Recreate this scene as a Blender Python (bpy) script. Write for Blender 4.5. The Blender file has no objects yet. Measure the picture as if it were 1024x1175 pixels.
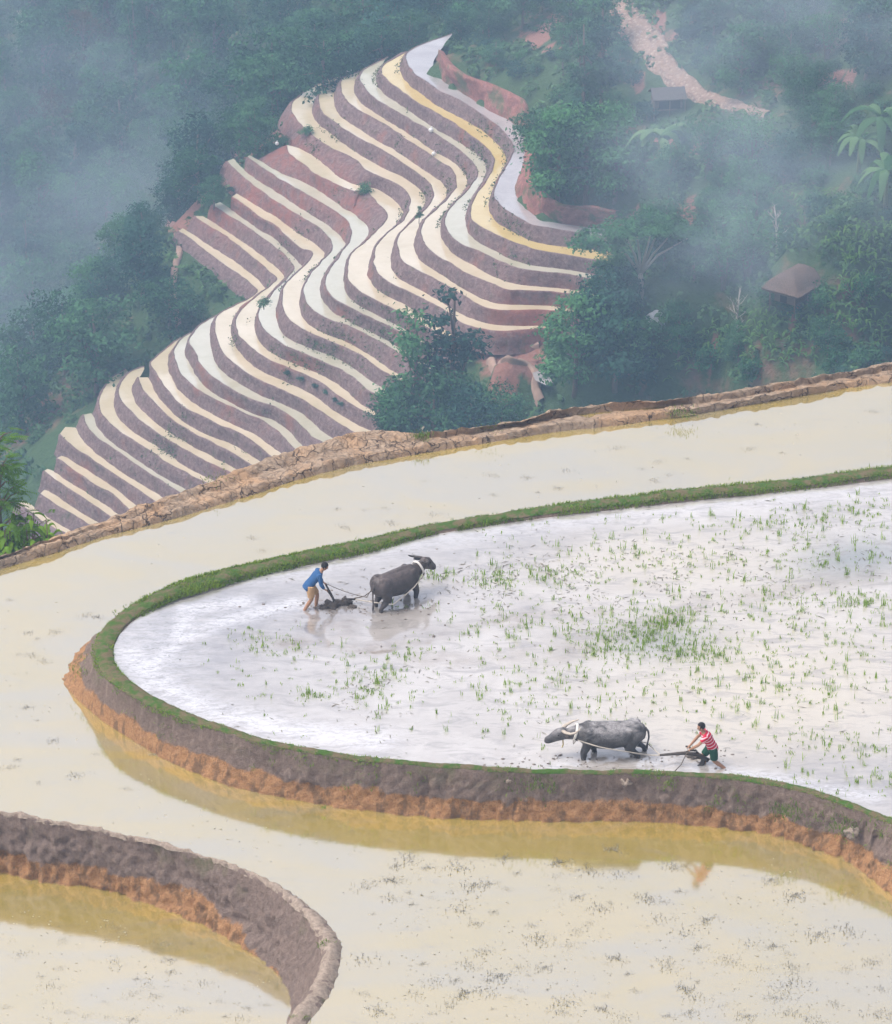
import bpy, bmesh, math, random
import numpy as np
from mathutils import Vector, Matrix

random.seed(7)
rng = np.random.default_rng(7)
SC = bpy.context.scene
COL = SC.collection

# ------------------------------------------------------------------ camera
# The photograph was taken with a long lens from the opposite slope, 46 m above
# the ploughed paddy.  P() turns a sight line into a point on a level plane.
CAMZ, PITCH, FOC = 46.0, math.radians(26.0), 4180.0
PW, PH = 1024.0, 1175.0
CP, SP = math.cos(PITCH), math.sin(PITCH)


def P(px, py, z):
    a, b = px - PW / 2, py - PH / 2
    d = (a, FOC * CP - b * SP, -FOC * SP - b * CP)
    t = (z - CAMZ) / d[2]
    return Vector((d[0] * t, d[1] * t, z))


def PA(pts, z):
    pts = np.asarray(pts, float)
    a, b = pts[:, 0] - PW / 2, pts[:, 1] - PH / 2
    dz = -FOC * SP - b * CP
    t = (z - CAMZ) / dz
    return np.stack([a * t, (FOC * CP - b * SP) * t, np.zeros(len(pts)) + z], 1)


def PY(px, py, y):
    """point on the sight line at ground distance y"""
    a, b = px - PW / 2, py - PH / 2
    t = y / (FOC * CP - b * SP)
    return Vector((a * t, y, CAMZ + (-FOC * SP - b * CP) * t))


def project(pts):
    pts = np.asarray(pts, float)
    x, y, z = pts[:, 0], pts[:, 1], pts[:, 2] - CAMZ
    dep = y * CP - z * SP
    up = y * SP + z * CP
    return np.stack([PW / 2 + FOC * x / dep, PH / 2 - FOC * up / dep], 1)


cam_data = bpy.data.cameras.new("camera")
cam = bpy.data.objects.new("camera", cam_data)
COL.objects.link(cam)
cam.location = (0, 0, CAMZ)
cam.rotation_euler = (math.pi / 2 - PITCH, 0, 0)
cam_data.sensor_fit = 'VERTICAL'
cam_data.angle_y = 2 * math.atan(PH / 2 / FOC)
cam_data.clip_start = 1
cam_data.clip_end = 5000
SC.camera = cam

# ------------------------------------------------------------------ render
SC.render.engine = 'CYCLES'
SC.cycles.use_denoising = True
SC.cycles.max_bounces = 5
SC.cycles.diffuse_bounces = 2
SC.cycles.glossy_bounces = 2
SC.cycles.transmission_bounces = 2
SC.cycles.transparent_max_bounces = 4
SC.cycles.volume_bounces = 5
SC.cycles.sample_clamp_indirect = 6
SC.cycles.use_adaptive_sampling = True
SC.cycles.adaptive_threshold = 0.015
SC.view_settings.view_transform = 'Standard'
SC.view_settings.look = 'None'
SC.view_settings.exposure = 0.82
SC.view_settings.gamma = 1.0

# ------------------------------------------------------------------ light: bright overcast
SUN_EL, SUN_AZ = math.radians(62), math.radians(-95)   # azimuth from +Y, clockwise
world = bpy.data.worlds.new("World")
SC.world = world
world.use_nodes = True
wn = world.node_tree
sky = wn.nodes.new('ShaderNodeTexSky')
sky.sky_type = 'NISHITA'
sky.sun_disc = False
sky.sun_elevation = SUN_EL
sky.sun_rotation = SUN_AZ
sky.air_density = 1.0
sky.dust_density = 5.0
sky.ozone_density = 1.0
hs = wn.nodes.new('ShaderNodeHueSaturation')
hs.inputs['Saturation'].default_value = 0.40
bg = wn.nodes['Background']
bg.inputs['Strength'].default_value = 0.15
wn.links.new(sky.outputs[0], hs.inputs['Color'])
tint = wn.nodes.new('ShaderNodeMix')                       # cloud cover: slightly lavender white
tint.data_type, tint.blend_type = 'RGBA', 'MULTIPLY'
tint.inputs[0].default_value = 1.0
tint.inputs[7].default_value = (1.02, .988, 1.015, 1)
wn.links.new(hs.outputs[0], tint.inputs[6])
wn.links.new(tint.outputs[2], bg.inputs['Color'])
sun_d = bpy.data.lights.new("sun", 'SUN')
sun_d.energy = 1.2
sun_d.angle = math.radians(25)
sun_d.color = (1.0, 0.96, 0.9)
sun = bpy.data.objects.new("sun", sun_d)
COL.objects.link(sun)
to_sun = Vector((math.sin(SUN_AZ) * math.cos(SUN_EL), math.cos(SUN_AZ) * math.cos(SUN_EL), math.sin(SUN_EL)))
sun.rotation_euler = (-to_sun).to_track_quat('-Z', 'Y').to_euler()

# ------------------------------------------------------------------ object helpers
def tag(o, label=None, cat=None, group=None, kind=None):
    if label: o['label'] = label
    if cat: o['category'] = cat
    if group: o['group'] = group
    if kind: o['kind'] = kind
    return o


def link(name, me, mat=None, parent=None):
    o = bpy.data.objects.new(name, me)
    COL.objects.link(o)
    if mat is not None and me is not None and not me.materials:
        me.materials.append(mat)
    if parent is not None:
        o.parent = parent
    return o


def empty(name, loc=(0, 0, 0), rz=0.0):
    o = bpy.data.objects.new(name, None)
    COL.objects.link(o)
    o.location = loc
    o.rotation_euler = (0, 0, rz)
    o.empty_display_size = 0.3
    return o


def mesh(name, verts, faces, smooth=True, attrs=None):
    me = bpy.data.meshes.new(name)
    me.from_pydata([tuple(map(float, v)) for v in verts], [], [tuple(map(int, f)) for f in faces])
    if smooth:
        me.polygons.foreach_set('use_smooth', [True] * len(me.polygons))
    if attrs:
        for k, (dom, vals) in attrs.items():
            a = me.attributes.new(k, 'FLOAT', dom)
            a.data.foreach_set('value', np.asarray(vals, np.float32))
    me.update()
    return me


def copy_tree(o, parent=None):
    c = o.copy()
    COL.objects.link(c)
    if parent is not None:
        c.parent = parent
    for ch in list(o.children):
        copy_tree(ch, c)
    return c


def cat_curve(pts, n):
    """Catmull-Rom through pts (k,d), resampled to n points evenly by arc length"""
    p = np.asarray(pts, float)
    e = np.vstack([2 * p[0] - p[1], p, 2 * p[-1] - p[-2]])
    out = []
    for i in range(len(p) - 1):
        p0, p1, p2, p3 = e[i], e[i + 1], e[i + 2], e[i + 3]
        t = np.linspace(0, 1, 12, endpoint=False)[:, None]
        out.append(0.5 * (2 * p1 + (p2 - p0) * t + (2 * p0 - 5 * p1 + 4 * p2 - p3) * t ** 2 + (3 * p1 - p0 - 3 * p2 + p3) * t ** 3))
    c = np.vstack(out + [p[-1:]])
    s = np.concatenate([[0], np.cumsum(np.linalg.norm(np.diff(c, axis=0), axis=1))])
    q = np.linspace(0, s[-1], n)
    return np.stack([np.interp(q, s, c[:, k]) for k in range(c.shape[1])], 1)


def cat_param(pts, n):
    """same curve but n points evenly by knot parameter, so matched lines stay matched"""
    p = np.asarray(pts, float)
    e = np.vstack([2 * p[0] - p[1], p, 2 * p[-1] - p[-2]])
    u = np.linspace(0, len(p) - 1 - 1e-9, n)
    i = u.astype(int)
    t = (u - i)[:, None]
    p0, p1, p2, p3 = e[i], e[i + 1], e[i + 2], e[i + 3]
    return 0.5 * (2 * p1 + (p2 - p0) * t + (2 * p0 - 5 * p1 + 4 * p2 - p3) * t ** 2 + (3 * p1 - p0 - 3 * p2 + p3) * t ** 3)


def S(s):
    return [tuple(float(v) for v in q.split(',')) for q in s.split()]


def vnoise(p, seed=0):
    """smooth value noise in 3-D, -1..1 (numpy)"""
    p = np.asarray(p, float)
    i = np.floor(p).astype(np.int64)
    f = p - i
    f = f * f * (3 - 2 * f)
    r = np.zeros(len(p))
    for dx in (0, 1):
        for dy in (0, 1):
            for dz in (0, 1):
                h = (i[:, 0] + dx) * 374761393 + (i[:, 1] + dy) * 668265263 + (i[:, 2] + dz) * 2147483647 + seed * 1274126177
                h = (h ^ (h >> 13)) * 1274126177
                h = (h ^ (h >> 16)) & 0xFFFF
                w = (f[:, 0] if dx else 1 - f[:, 0]) * (f[:, 1] if dy else 1 - f[:, 1]) * (f[:, 2] if dz else 1 - f[:, 2])
                r += w * (h / 32767.5 - 1)
    return r


def fbm(p, oct=4, seed=0):
    p = np.asarray(p, float)
    r, a, s = np.zeros(len(p)), 1.0, 1.0
    for k in range(oct):
        r += a * vnoise(p * s, seed + k)
        a *= 0.5
        s *= 2.03
    return r


def inside(pts, poly):
    """points in polygon, numpy"""
    x, y = pts[:, 0], pts[:, 1]
    poly = np.asarray(poly, float)
    r = np.zeros(len(pts), bool)
    j = len(poly) - 1
    for i in range(len(poly)):
        xi, yi = poly[i]
        xj, yj = poly[j]
        c = (yi > y) != (yj > y)
        with np.errstate(divide='ignore', invalid='ignore'):
            r ^= c & (x < (xj - xi) * (y - yi) / (yj - yi + 1e-30) + xi)
        j = i
    return r


def seg_dist(pts, line):
    """distance of 2-D points to a polyline"""
    line = np.asarray(line, float)
    d = np.full(len(pts), 1e9)
    for a, b in zip(line[:-1], line[1:]):
        ab = b - a
        t = np.clip(((pts - a) @ ab) / (ab @ ab + 1e-12), 0, 1)
        d = np.minimum(d, np.linalg.norm(pts - (a + t[:, None] * ab), axis=1))
    return d


class MB:
    """collects plain shapes into one mesh"""

    def __init__(self):
        self.v, self.f = [], []

    def add(self, v, f):
        o = len(self.v)
        self.v += [tuple(map(float, q)) for q in v]
        self.f += [tuple(i + o for i in q) for q in f]
        return self

    def tube(self, pts, radii, n=8, flat=None, cap=True):
        """tapered tube through pts; radii scalar, list, or list of (a, b) with a across and b along `flat`"""
        pts = [Vector(p) for p in pts]
        m = len(pts)
        if not isinstance(radii, (list, tuple)):
            radii = [radii] * m
        rr = [(r, r) if not isinstance(r, (tuple, list)) else r for r in radii]
        ref = Vector(flat) if flat is not None else None
        rings = []
        prev = None
        for i in range(m):
            d = (pts[min(i + 1, m - 1)] - pts[max(i - 1, 0)]).normalized()
            if ref is not None:
                b = ref - d * ref.dot(d)
                if b.length < 1e-4:
                    b = d.orthogonal()
                b.normalize()
            elif prev is None:
                b = d.orthogonal().normalized()
            else:
                b = prev - d * prev.dot(d)
                b.normalize()
            prev = b
            a = d.cross(b)
            rings.append([pts[i] + a * (rr[i][0] * math.cos(2 * math.pi * k / n)) + b * (rr[i][1] * math.sin(2 * math.pi * k / n)) for k in range(n)])
        o = len(self.v)
        for r in rings:
            self.v += [tuple(q) for q in r]
        for i in range(m - 1):
            for k in range(n):
                k2 = (k + 1) % n
                self.f.append((o + i * n + k, o + i * n + k2, o + (i + 1) * n + k2, o + (i + 1) * n + k))
        if cap:
            self.f.append(tuple(o + k for k in reversed(range(n))))
            self.f.append(tuple(o + (m - 1) * n + k for k in range(n)))
        return self

    def ball(self, c, r, n=10, m=7):
        rx, ry, rz = (r, r, r) if not isinstance(r, (tuple, list)) else r
        o = len(self.v)
        for i in range(1, m):
            t = math.pi * i / m
            for k in range(n):
                p = 2 * math.pi * k / n
                self.v.append((c[0] + rx * math.sin(t) * math.cos(p), c[1] + ry * math.sin(t) * math.sin(p), c[2] + rz * math.cos(t)))
        top = len(self.v)
        self.v.append((c[0], c[1], c[2] + rz))
        self.v.append((c[0], c[1], c[2] - rz))
        for i in range(m - 2):
            for k in range(n):
                k2 = (k + 1) % n
                self.f.append((o + i * n + k, o + (i + 1) * n + k, o + (i + 1) * n + k2, o + i * n + k2))
        for k in range(n):
            k2 = (k + 1) % n
            self.f.append((top, o + k, o + k2))
            self.f.append((top + 1, o + (m - 2) * n + k2, o + (m - 2) * n + k))
        return self

    def box(self, c, s, rz=0.0):
        v = []
        cz, sz = math.cos(rz), math.sin(rz)
        for dx in (-.5, .5):
            for dy in (-.5, .5):
                for dz in (-.5, .5):
                    x, y = dx * s[0], dy * s[1]
                    v.append((c[0] + x * cz - y * sz, c[1] + x * sz + y * cz, c[2] + dz * s[2]))
        return self.add(v, [(0, 1, 3, 2), (4, 6, 7, 5), (0, 4, 5, 1), (2, 3, 7, 6), (0, 2, 6, 4), (1, 5, 7, 3)])

    def build(self, name, mat, parent=None, smooth=True, remesh=None, relax=0):
        o = link(name, mesh(name, self.v, self.f, smooth), mat, parent)
        if remesh:
            m = o.modifiers.new('skin', 'REMESH')
            m.mode = 'VOXEL'
            m.voxel_size = remesh
            m.use_smooth_shade = True
            if relax:
                s = o.modifiers.new('relax', 'SMOOTH')
                s.iterations = relax
                s.factor = 0.5
        return o


# ------------------------------------------------------------------ materials
class Mat:
    """small wrapper round a node tree"""

    def __init__(self, name):
        self.m = bpy.data.materials.new(name)
        self.m.use_nodes = True
        self.t = self.m.node_tree
        self.b = self.t.nodes['Principled BSDF']
        self.out = self.t.nodes['Material Output']
        self.b.inputs['Specular IOR Level'].default_value = 0.25

    def n(self, kind, **kw):
        nd = self.t.nodes.new('ShaderNode' + kind)
        for k, v in kw.items():
            if k in nd.inputs:
                self.put(nd.inputs[k], v)
            else:
                setattr(nd, k, v)
        return nd

    def put(self, sock, v):
        if hasattr(v, 'is_output') or hasattr(v, 'links'):
            self.t.links.new(v, sock)
        else:
            sock.default_value = v

    def pos(self, scale=(1, 1, 1), obj=False):
        src = self.n('TexCoord').outputs['Object'] if obj else self.n('NewGeometry').outputs['Position']
        mp = self.n('Mapping', Scale=scale)
        self.t.links.new(src, mp.inputs['Vector'])
        return mp.outputs[0]

    def noise(self, vec, scale, detail=4, rough=0.55, dist=0.0):
        nd = self.n('TexNoise', Scale=scale, Detail=detail, Roughness=rough, Distortion=dist)
        self.t.links.new(vec, nd.inputs['Vector'])
        return nd.outputs['Fac']

    def ramp(self, fac, stops):
        nd = self.n('ValToRGB')
        self.t.links.new(fac, nd.inputs[0])
        el = nd.color_ramp.elements
        while len(el) < len(stops):
            el.new(0.5)
        for e, (p, c) in zip(el, stops):
            e.position = p
            e.color = (c, c, c, 1) if isinstance(c, (int, float)) else (*c, 1)
        return nd.outputs[0]

    def mix(self, fac, a, b, mode='MIX'):
        nd = self.n('Mix', data_type='RGBA', blend_type=mode)
        self.put(nd.inputs[0], fac)
        for s, v in ((6, a), (7, b)):
            self.put(nd.inputs[s], (*v, 1) if isinstance(v, tuple) and len(v) == 3 else v)
        return nd.outputs[2]

    def math(self, op, a, b=0.0, clamp=False):
        nd = self.n('Math', operation=op, use_clamp=clamp)
        self.put(nd.inputs[0], a)
        self.put(nd.inputs[1], b)
        return nd.outputs[0]

    def attr(self, name):
        return self.n('Attribute', attribute_name=name).outputs['Fac']

    def rnd(self):
        return self.n('ObjectInfo').outputs['Random']

    def bump(self, h, strength, dist=0.1):
        nd = self.n('Bump', Strength=strength, Distance=dist)
        self.t.links.new(h, nd.inputs['Height'])
        return nd.outputs[0]

    def done(self, color=None, rough=0.9, normal=None):
        if color is not None:
            self.put(self.b.inputs['Base Color'], (*color, 1) if isinstance(color, tuple) else color)
        self.put(self.b.inputs['Roughness'], rough)
        if normal is not None:
            self.t.links.new(normal, self.b.inputs['Normal'])
        return self.m


def plain(name, color, rough=0.85, var=0.25, scale=12.0, bump=0.15):
    m = Mat(name)
    v = m.pos(obj=True)
    n = m.noise(v, scale, 4)
    dark = tuple(c * (1 - var) for c in color)
    light = tuple(min(1, c * (1 + var)) for c in color)
    return m.done(m.mix(n, dark, light), rough, m.bump(n, bump, 0.03))


def water(name, silt_a, silt_b, gloss=0.42, rough=0.06, ripple=0.02, scale=0.35):
    """shallow muddy water: silt seen through it, sky mirrored on it"""
    m = Mat(name)
    v = m.pos()
    n1 = m.noise(v, scale, 5, 0.6, 0.6)
    n2 = m.noise(m.pos((1, 2.2, 1)), 2.2, 4, 0.6)
    f = m.math('MULTIPLY_ADD', n1, 0.75)
    m.t.nodes[-1].inputs[2].default_value = 0.0
    f = m.math('ADD', f, m.math('MULTIPLY', n2, 0.25))
    col = m.ramp(f, [(0.35, silt_a), (0.65, silt_b)])
    rp = m.noise(m.pos((1, 2.5, 1)), 3.5, 3, 0.5)
    nrm = m.bump(rp, ripple, 0.06)
    dif = m.n('BsdfDiffuse', Normal=nrm)
    m.put(dif.inputs['Color'], col)
    glo = m.n('BsdfGlossy', Roughness=rough, Normal=nrm)
    fr = m.n('Fresnel', IOR=1.33, Normal=nrm)
    mx = m.n('MixShader')
    m.put(mx.inputs[0], m.math('ADD', m.math('MULTIPLY', fr.outputs[0], 0.8), gloss - 0.05))
    m.t.links.new(dif.outputs[0], mx.inputs[1])
    m.t.links.new(glo.outputs[0], mx.inputs[2])
    m.t.links.new(mx.outputs[0], m.out.inputs['Surface'])
    return m


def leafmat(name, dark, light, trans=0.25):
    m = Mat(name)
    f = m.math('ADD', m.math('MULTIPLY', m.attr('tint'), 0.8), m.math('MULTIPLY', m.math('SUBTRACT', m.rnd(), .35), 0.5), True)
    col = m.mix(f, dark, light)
    dif = m.n('BsdfDiffuse')
    tr = m.n('BsdfTranslucent')
    m.put(dif.inputs['Color'], col)
    m.put(tr.inputs['Color'], col)
    mx = m.n('MixShader')
    mx.inputs[0].default_value = trans
    m.t.links.new(dif.outputs[0], mx.inputs[1])
    m.t.links.new(tr.outputs[0], mx.inputs[2])
    m.t.links.new(mx.outputs[0], m.out.inputs['Surface'])
    return m.m


def leaves(cent, nrm, length, width, tint, fold=0.25):
    """one folded leaf blade per row: returns verts, faces and per-face tint"""
    cent = np.asarray(cent, float)
    n = len(cent)
    nrm = nrm / (np.linalg.norm(nrm, axis=1, keepdims=True) + 1e-9)
    r = rng.normal(size=(n, 3))
    a = np.cross(nrm, r)
    a /= np.linalg.norm(a, axis=1, keepdims=True) + 1e-9
    b = np.cross(nrm, a)
    L = np.broadcast_to(np.asarray(length, float), (n,))[:, None]
    Wd = np.broadcast_to(np.asarray(width, float), (n,))[:, None]
    v = np.stack([cent - a * L / 2, cent + b * Wd / 2 - nrm * Wd * fold, cent + a * L / 2 - nrm * L * 0.12, cent - b * Wd / 2 - nrm * Wd * fold], 1).reshape(-1, 3)
    i = np.arange(n)[:, None] * 4
    f = np.concatenate([i + np.array([[0, 1, 2]]), i + np.array([[0, 2, 3]])], 1).reshape(-1, 3)
    return v, f, np.repeat(tint, 2)


def blades(base, height, lean, width, tint):
    """upright grass blades (one bent triangle pair each)"""
    n = len(base)
    ang = rng.uniform(0, 2 * math.pi, n)
    d = np.stack([np.cos(ang), np.sin(ang), np.zeros(n)], 1)
    s = np.stack([-np.sin(ang), np.cos(ang), np.zeros(n)], 1)
    h = height[:, None]
    l = lean[:, None]
    w = np.broadcast_to(np.asarray(width, float), (n,))[:, None]
    up = np.array([[0, 0, 1.0]])
    mid = base + up * h * 0.6 + d * l * 0.35
    tip = base + up * h * np.maximum(0.15, 1 - (l / (h + 1e-6)) * 0.3) + d * l
    v = np.stack([base - s * w / 2, base + s * w / 2, mid + s * w * 0.4, mid - s * w * 0.4, tip], 1).reshape(-1, 3)
    i = np.arange(n) * 5
    f4 = np.stack([i, i + 1, i + 2, i + 3], 1).tolist()
    f3 = np.stack([i + 3, i + 2, i + 4], 1).tolist()
    return v, f4 + f3, np.concatenate([tint, tint])
# ================================================================== NEAR PADDIES
ZA, ZB, ZC = 0.0, -1.2, -2.7

MW_A = water("churned_water", (.40, .37, .335), (.56, .53, .49), .44, .11, .045, .5)
MW_B = water("cream_water", (.50, .385, .07), (.57, .43, .10), .68, .09, .012, .22)


def finish_a():
    """ploughed paddy: foam streaks and churned mud come from per-vertex masks of where they lie"""
    m = MW_A
    t = m.t
    mx = [n for n in t.nodes if n.type == 'MIX_SHADER'][0]
    dif = mx.inputs[1].links[0].from_node
    col = dif.inputs['Color'].links[0].from_socket
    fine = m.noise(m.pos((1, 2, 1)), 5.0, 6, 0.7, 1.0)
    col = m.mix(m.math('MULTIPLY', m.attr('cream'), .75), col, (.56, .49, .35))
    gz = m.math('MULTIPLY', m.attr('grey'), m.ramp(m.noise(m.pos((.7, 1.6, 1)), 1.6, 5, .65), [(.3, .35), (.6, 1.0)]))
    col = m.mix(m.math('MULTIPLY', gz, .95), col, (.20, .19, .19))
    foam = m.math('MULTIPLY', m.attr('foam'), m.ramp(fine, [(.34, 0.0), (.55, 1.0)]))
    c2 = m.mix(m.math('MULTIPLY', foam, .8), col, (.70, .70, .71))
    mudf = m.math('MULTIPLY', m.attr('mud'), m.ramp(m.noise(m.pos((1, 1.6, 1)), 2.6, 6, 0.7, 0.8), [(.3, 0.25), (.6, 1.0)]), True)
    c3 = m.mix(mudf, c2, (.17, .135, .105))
    painted_reflection = m.math('MULTIPLY', m.attr('painted_reflection'), 0.8)
    c4 = m.mix(painted_reflection, c3, (.16, .19, .20))  # grey-green reflection painted into the water colour
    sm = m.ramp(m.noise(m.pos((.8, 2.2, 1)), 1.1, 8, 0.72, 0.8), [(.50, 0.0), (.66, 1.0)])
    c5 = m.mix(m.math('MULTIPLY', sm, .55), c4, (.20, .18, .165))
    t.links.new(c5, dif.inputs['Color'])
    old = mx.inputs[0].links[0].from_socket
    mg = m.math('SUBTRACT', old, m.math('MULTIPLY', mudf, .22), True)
    mg = m.math('SUBTRACT', mg, m.math('MULTIPLY', painted_reflection, .22), True)
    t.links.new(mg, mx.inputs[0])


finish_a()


def finish_b():
    """bigger slow patches of paler and greyer silt under the cream water"""
    m = MW_B
    t = m.t
    mx = [n for n in t.nodes if n.type == 'MIX_SHADER'][0]
    dif = mx.inputs[1].links[0].from_node
    col = dif.inputs['Color'].links[0].from_socket
    p1 = m.ramp(m.noise(m.pos((.5, 1.3, 1)), .3, 6, .65, 1.2), [(.42, 0.0), (.62, 1.0)])
    c2 = m.mix(m.math('MULTIPLY', p1, .75), col, (.44, .385, .22))
    p2 = m.ramp(m.noise(m.pos((.9, 2.4, 1)), 1.3, 7, .72, .5), [(.60, 0.0), (.72, 1.0)])
    c3 = m.mix(m.math('MULTIPLY', p2, .6), c2, (.22, .185, .12))
    t.links.new(c3, dif.inputs['Color'])


finish_b()

# ---- matched cross-sections of the bank round the ploughed paddy: inner top, outer top, foot
IT = S("1300,1075 1100,975 1024,939 985,923 930,904 860,890 800,885 720,883 640,882 560,879 480,873 400,864 320,850 260,832 205,811 163,790 139,770 129,752 131,734 143,716 165,700 204,683 250,669 300,655 350,644 420,630 500,609 600,593 700,581 800,570 900,560 1024,545 1150,531 1350,512")
OT = S("1300,1081 1100,982 1024,946 985,930 930,910 860,896 800,890 720,887.5 640,886.5 560,884 480,878 400,870 320,856 256,839 198,819 154,799 125,779 111,757 109,735 122,714 148,694 199,669 250,651 300,637 350,627 420,612 500,596 600,580 700,567 800,556 900,546 1024,531 1150,518 1350,501")
BS = S("1330,1190 1120,1090 1024,1030 977,993 912,966 846,953 786,947 706,944 628,943 548,941 467,935 382,926 297,911 226,887 166,858 120,829 90,804 73,783 77,768 98,738 136,732 191,708 243,690 294,675 345,664 416,649 497,632 597,616 697,602 797,591 897,580 1022,565 1148,552 1348,535")
NB = 900
it2, ot2, bs2 = (cat_param(q, NB) for q in (IT, OT, BS))
thin = np.interp(np.arange(NB) / NB * 33, [16, 20, 23], [1.0, .86, .60])[:, None]
ot2 = it2 + (ot2 - it2) * thin
itw, otw, bsw = PA(it2, ZA + .09), PA(ot2, ZA + .08), PA(bs2, ZB)
far = np.clip((np.arange(NB) / NB * 33 - 19.0) / 2, 0, 1)          # 0 along the front, 1 along the grassy back bund
hgt = .0 + .05 * far
wob = fbm(np.stack([otw[:, 0] * 1.1, otw[:, 1] * 1.1, np.zeros(NB)], 1), 4, 3)
itw[:, 2] = ZA + .045 + hgt + .03 * wob
otw[:, 2] = ZA + .045 + hgt * .9 + .03 * wob


def bank_mesh(inner_foot, crest_in, crest_out, foot, rows, amp, seed, round_top=0.04, sag=0.04, bulge=.0):
    """loft inner foot > rounded crest > earth face > foot, with lumps on the face"""
    n = len(crest_in)
    R = [inner_foot, crest_in * .35 + inner_foot * .65 + [0, 0, .02]]
    for t in (0, .25, .5, .75, 1.0):
        q = crest_in * (1 - t) + crest_out * t
        q = q.copy()
        q[:, 2] += round_top * math.sin(math.pi * t)
        R.append(q)
    out = foot - crest_out
    out[:, 2] = 0
    ln = np.linalg.norm(out, axis=1, keepdims=True)
    out = out / (ln + 1e-6)
    und = np.zeros(n)
    for j in range(1, rows + 1):
        t = j / rows
        q = crest_out * (1 - t) + foot * t
        q = q.copy()
        q[:, :2] -= out[:, :2] * (sag * math.sin(math.pi * min(1, t * 1.1)))
        pp = np.stack([q[:, 0], q[:, 1], q[:, 2]], 1)
        big = fbm(pp * [1.5, 1.5, 1.0], 3, seed)
        sml = fbm(pp * [6, 6, 5.0], 4, seed + 9)
        # the lower, orange part of the face is undercut and blocky
        low = np.clip((t - .55) / .1, 0, 1)
        d = amp * (.7 * big + .75 * sml + .35 * fbm(pp * [13, 13, 10.0], 2, seed + 40)) * min(1, t * 3) + low * amp * .75 * np.abs(fbm(pp * [2.2, 2.2, 2.6], 4, seed + 20)) - low * .05
        d = d + .10 * fbm(pp * [.45, .45, .3], 3, seed + 55) * min(1, t * 2.5)
        d = d - .14 * np.clip(fbm(pp * [3.6, 3.6, .5], 3, seed + 60) - .30, 0, 1) * min(1, t * 4)
        q[:, :2] += out[:, :2] * d[:, None]
        R.append(q)
    last = R[-1].copy()
    last[:, 2] -= .3
    R.append(last)
    V = np.vstack(R)
    m = len(R)
    F = []
    for i in range(m - 1):
        for k in range(n - 1):
            F.append((i * n + k, i * n + k + 1, (i + 1) * n + k + 1, (i + 1) * n + k))
    return V, F, m


def earth_face_mat(name, zt, zb, grey, grey2, orange, orange2, split=.42, fade=None):
    m = Mat(name)
    v = m.pos()
    geo = m.n('NewGeometry')
    sx = m.n('SeparateXYZ')
    m.t.links.new(geo.outputs['Position'], sx.inputs[0])
    mr = m.n('MapRange')
    m.put(mr.inputs['Value'], sx.outputs['Z'])
    mr.inputs['From Min'].default_value = zb
    mr.inputs['From Max'].default_value = zt
    h = mr.outputs[0]
    edge = m.noise(v, .9, 5, .6)
    edge2 = m.noise(v, 5.0, 3, .6)
    hh = m.math('ADD', m.math('ADD', h, m.math('MULTIPLY', edge, .6)), m.math('SUBTRACT', m.math('MULTIPLY', edge2, .16), .38))
    if fade:
        fx = m.n('MapRange')
        m.put(fx.inputs['Value'], sx.outputs['X'])
        fx.inputs['From Min'].default_value, fx.inputs['From Max'].default_value = fade
        hh = m.math('ADD', hh, m.math('MULTIPLY', fx.outputs[0], .5))
    f = m.ramp(hh, [(split, 0.0), (split + .06, 1.0)])
    n1 = m.noise(v, 9.0, 7, .72)
    n2 = m.noise(m.pos((1, 1, .35)), 4.0, 5, .65)
    n3 = m.noise(v, 28.0, 4, .7)
    up = m.mix(m.ramp(n1, [(.3, 0.0), (.7, 1.0)]), grey, grey2)
    up = m.mix(m.math('MULTIPLY', m.ramp(n2, [(.5, 0.0), (.7, 1.0)]), .5), up, tuple(c * .55 for c in grey))
    lo = m.mix(m.ramp(n1, [(.3, 0.0), (.7, 1.0)]), orange, orange2)
    lo = m.mix(m.math('MULTIPLY', m.ramp(n2, [(.50, 0.0), (.62, 1.0)]), .8), lo, (.13, .08, .045))
    lo = m.mix(m.math('MULTIPLY', m.ramp(n3, [(.52, 0.0), (.62, 1.0)]), .55), lo, (.12, .07, .035))
    up = m.mix(m.math('MULTIPLY', m.ramp(n3, [(.54, 0.0), (.64, 1.0)]), .5), up, tuple(c * .5 for c in grey))
    streak = m.noise(m.pos((2.2, 2.2, .25)), 3.0, 5, .7)
    up = m.mix(m.math('MULTIPLY', m.ramp(streak, [(.54, 0.0), (.66, 1.0)]), .45), up, (.30, .235, .19))
    moss = m.math('MULTIPLY', m.ramp(m.noise(v, 1.1, 5, .7), [(.52, 0.0), (.64, 1.0)]), m.ramp(h, [(.55, 0.0), (.95, 1.0)]))
    up = m.mix(m.math('MULTIPLY', moss, .6), up, (.095, .105, .04))
    col = m.mix(f, lo, up)
    hgt_ = m.math('ADD', m.math('MULTIPLY', n1, .6), m.math('MULTIPLY', n3, .4))
    return m.done(col, .95, m.bump(hgt_, 1.0, .11))


M_FACE = earth_face_mat("bank_soil", 0.1, ZB, (.135, .097, .077), (.225, .167, .134), (.27, .13, .055), (.43, .245, .115), .36)
M_FACE_C = earth_face_mat("lower_bank_soil", ZB + .1, ZC, (.14, .102, .083), (.24, .18, .148), (.27, .13, .055), (.43, .245, .115), .32, (-6.2, -3.2))
M_GRASS = leafmat("bund_grass", (.04, .085, .012), (.20, .29, .04), .3)
M_RICE = leafmat("seedling_green", (.10, .20, .025), (.34, .46, .09), .4)

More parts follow.
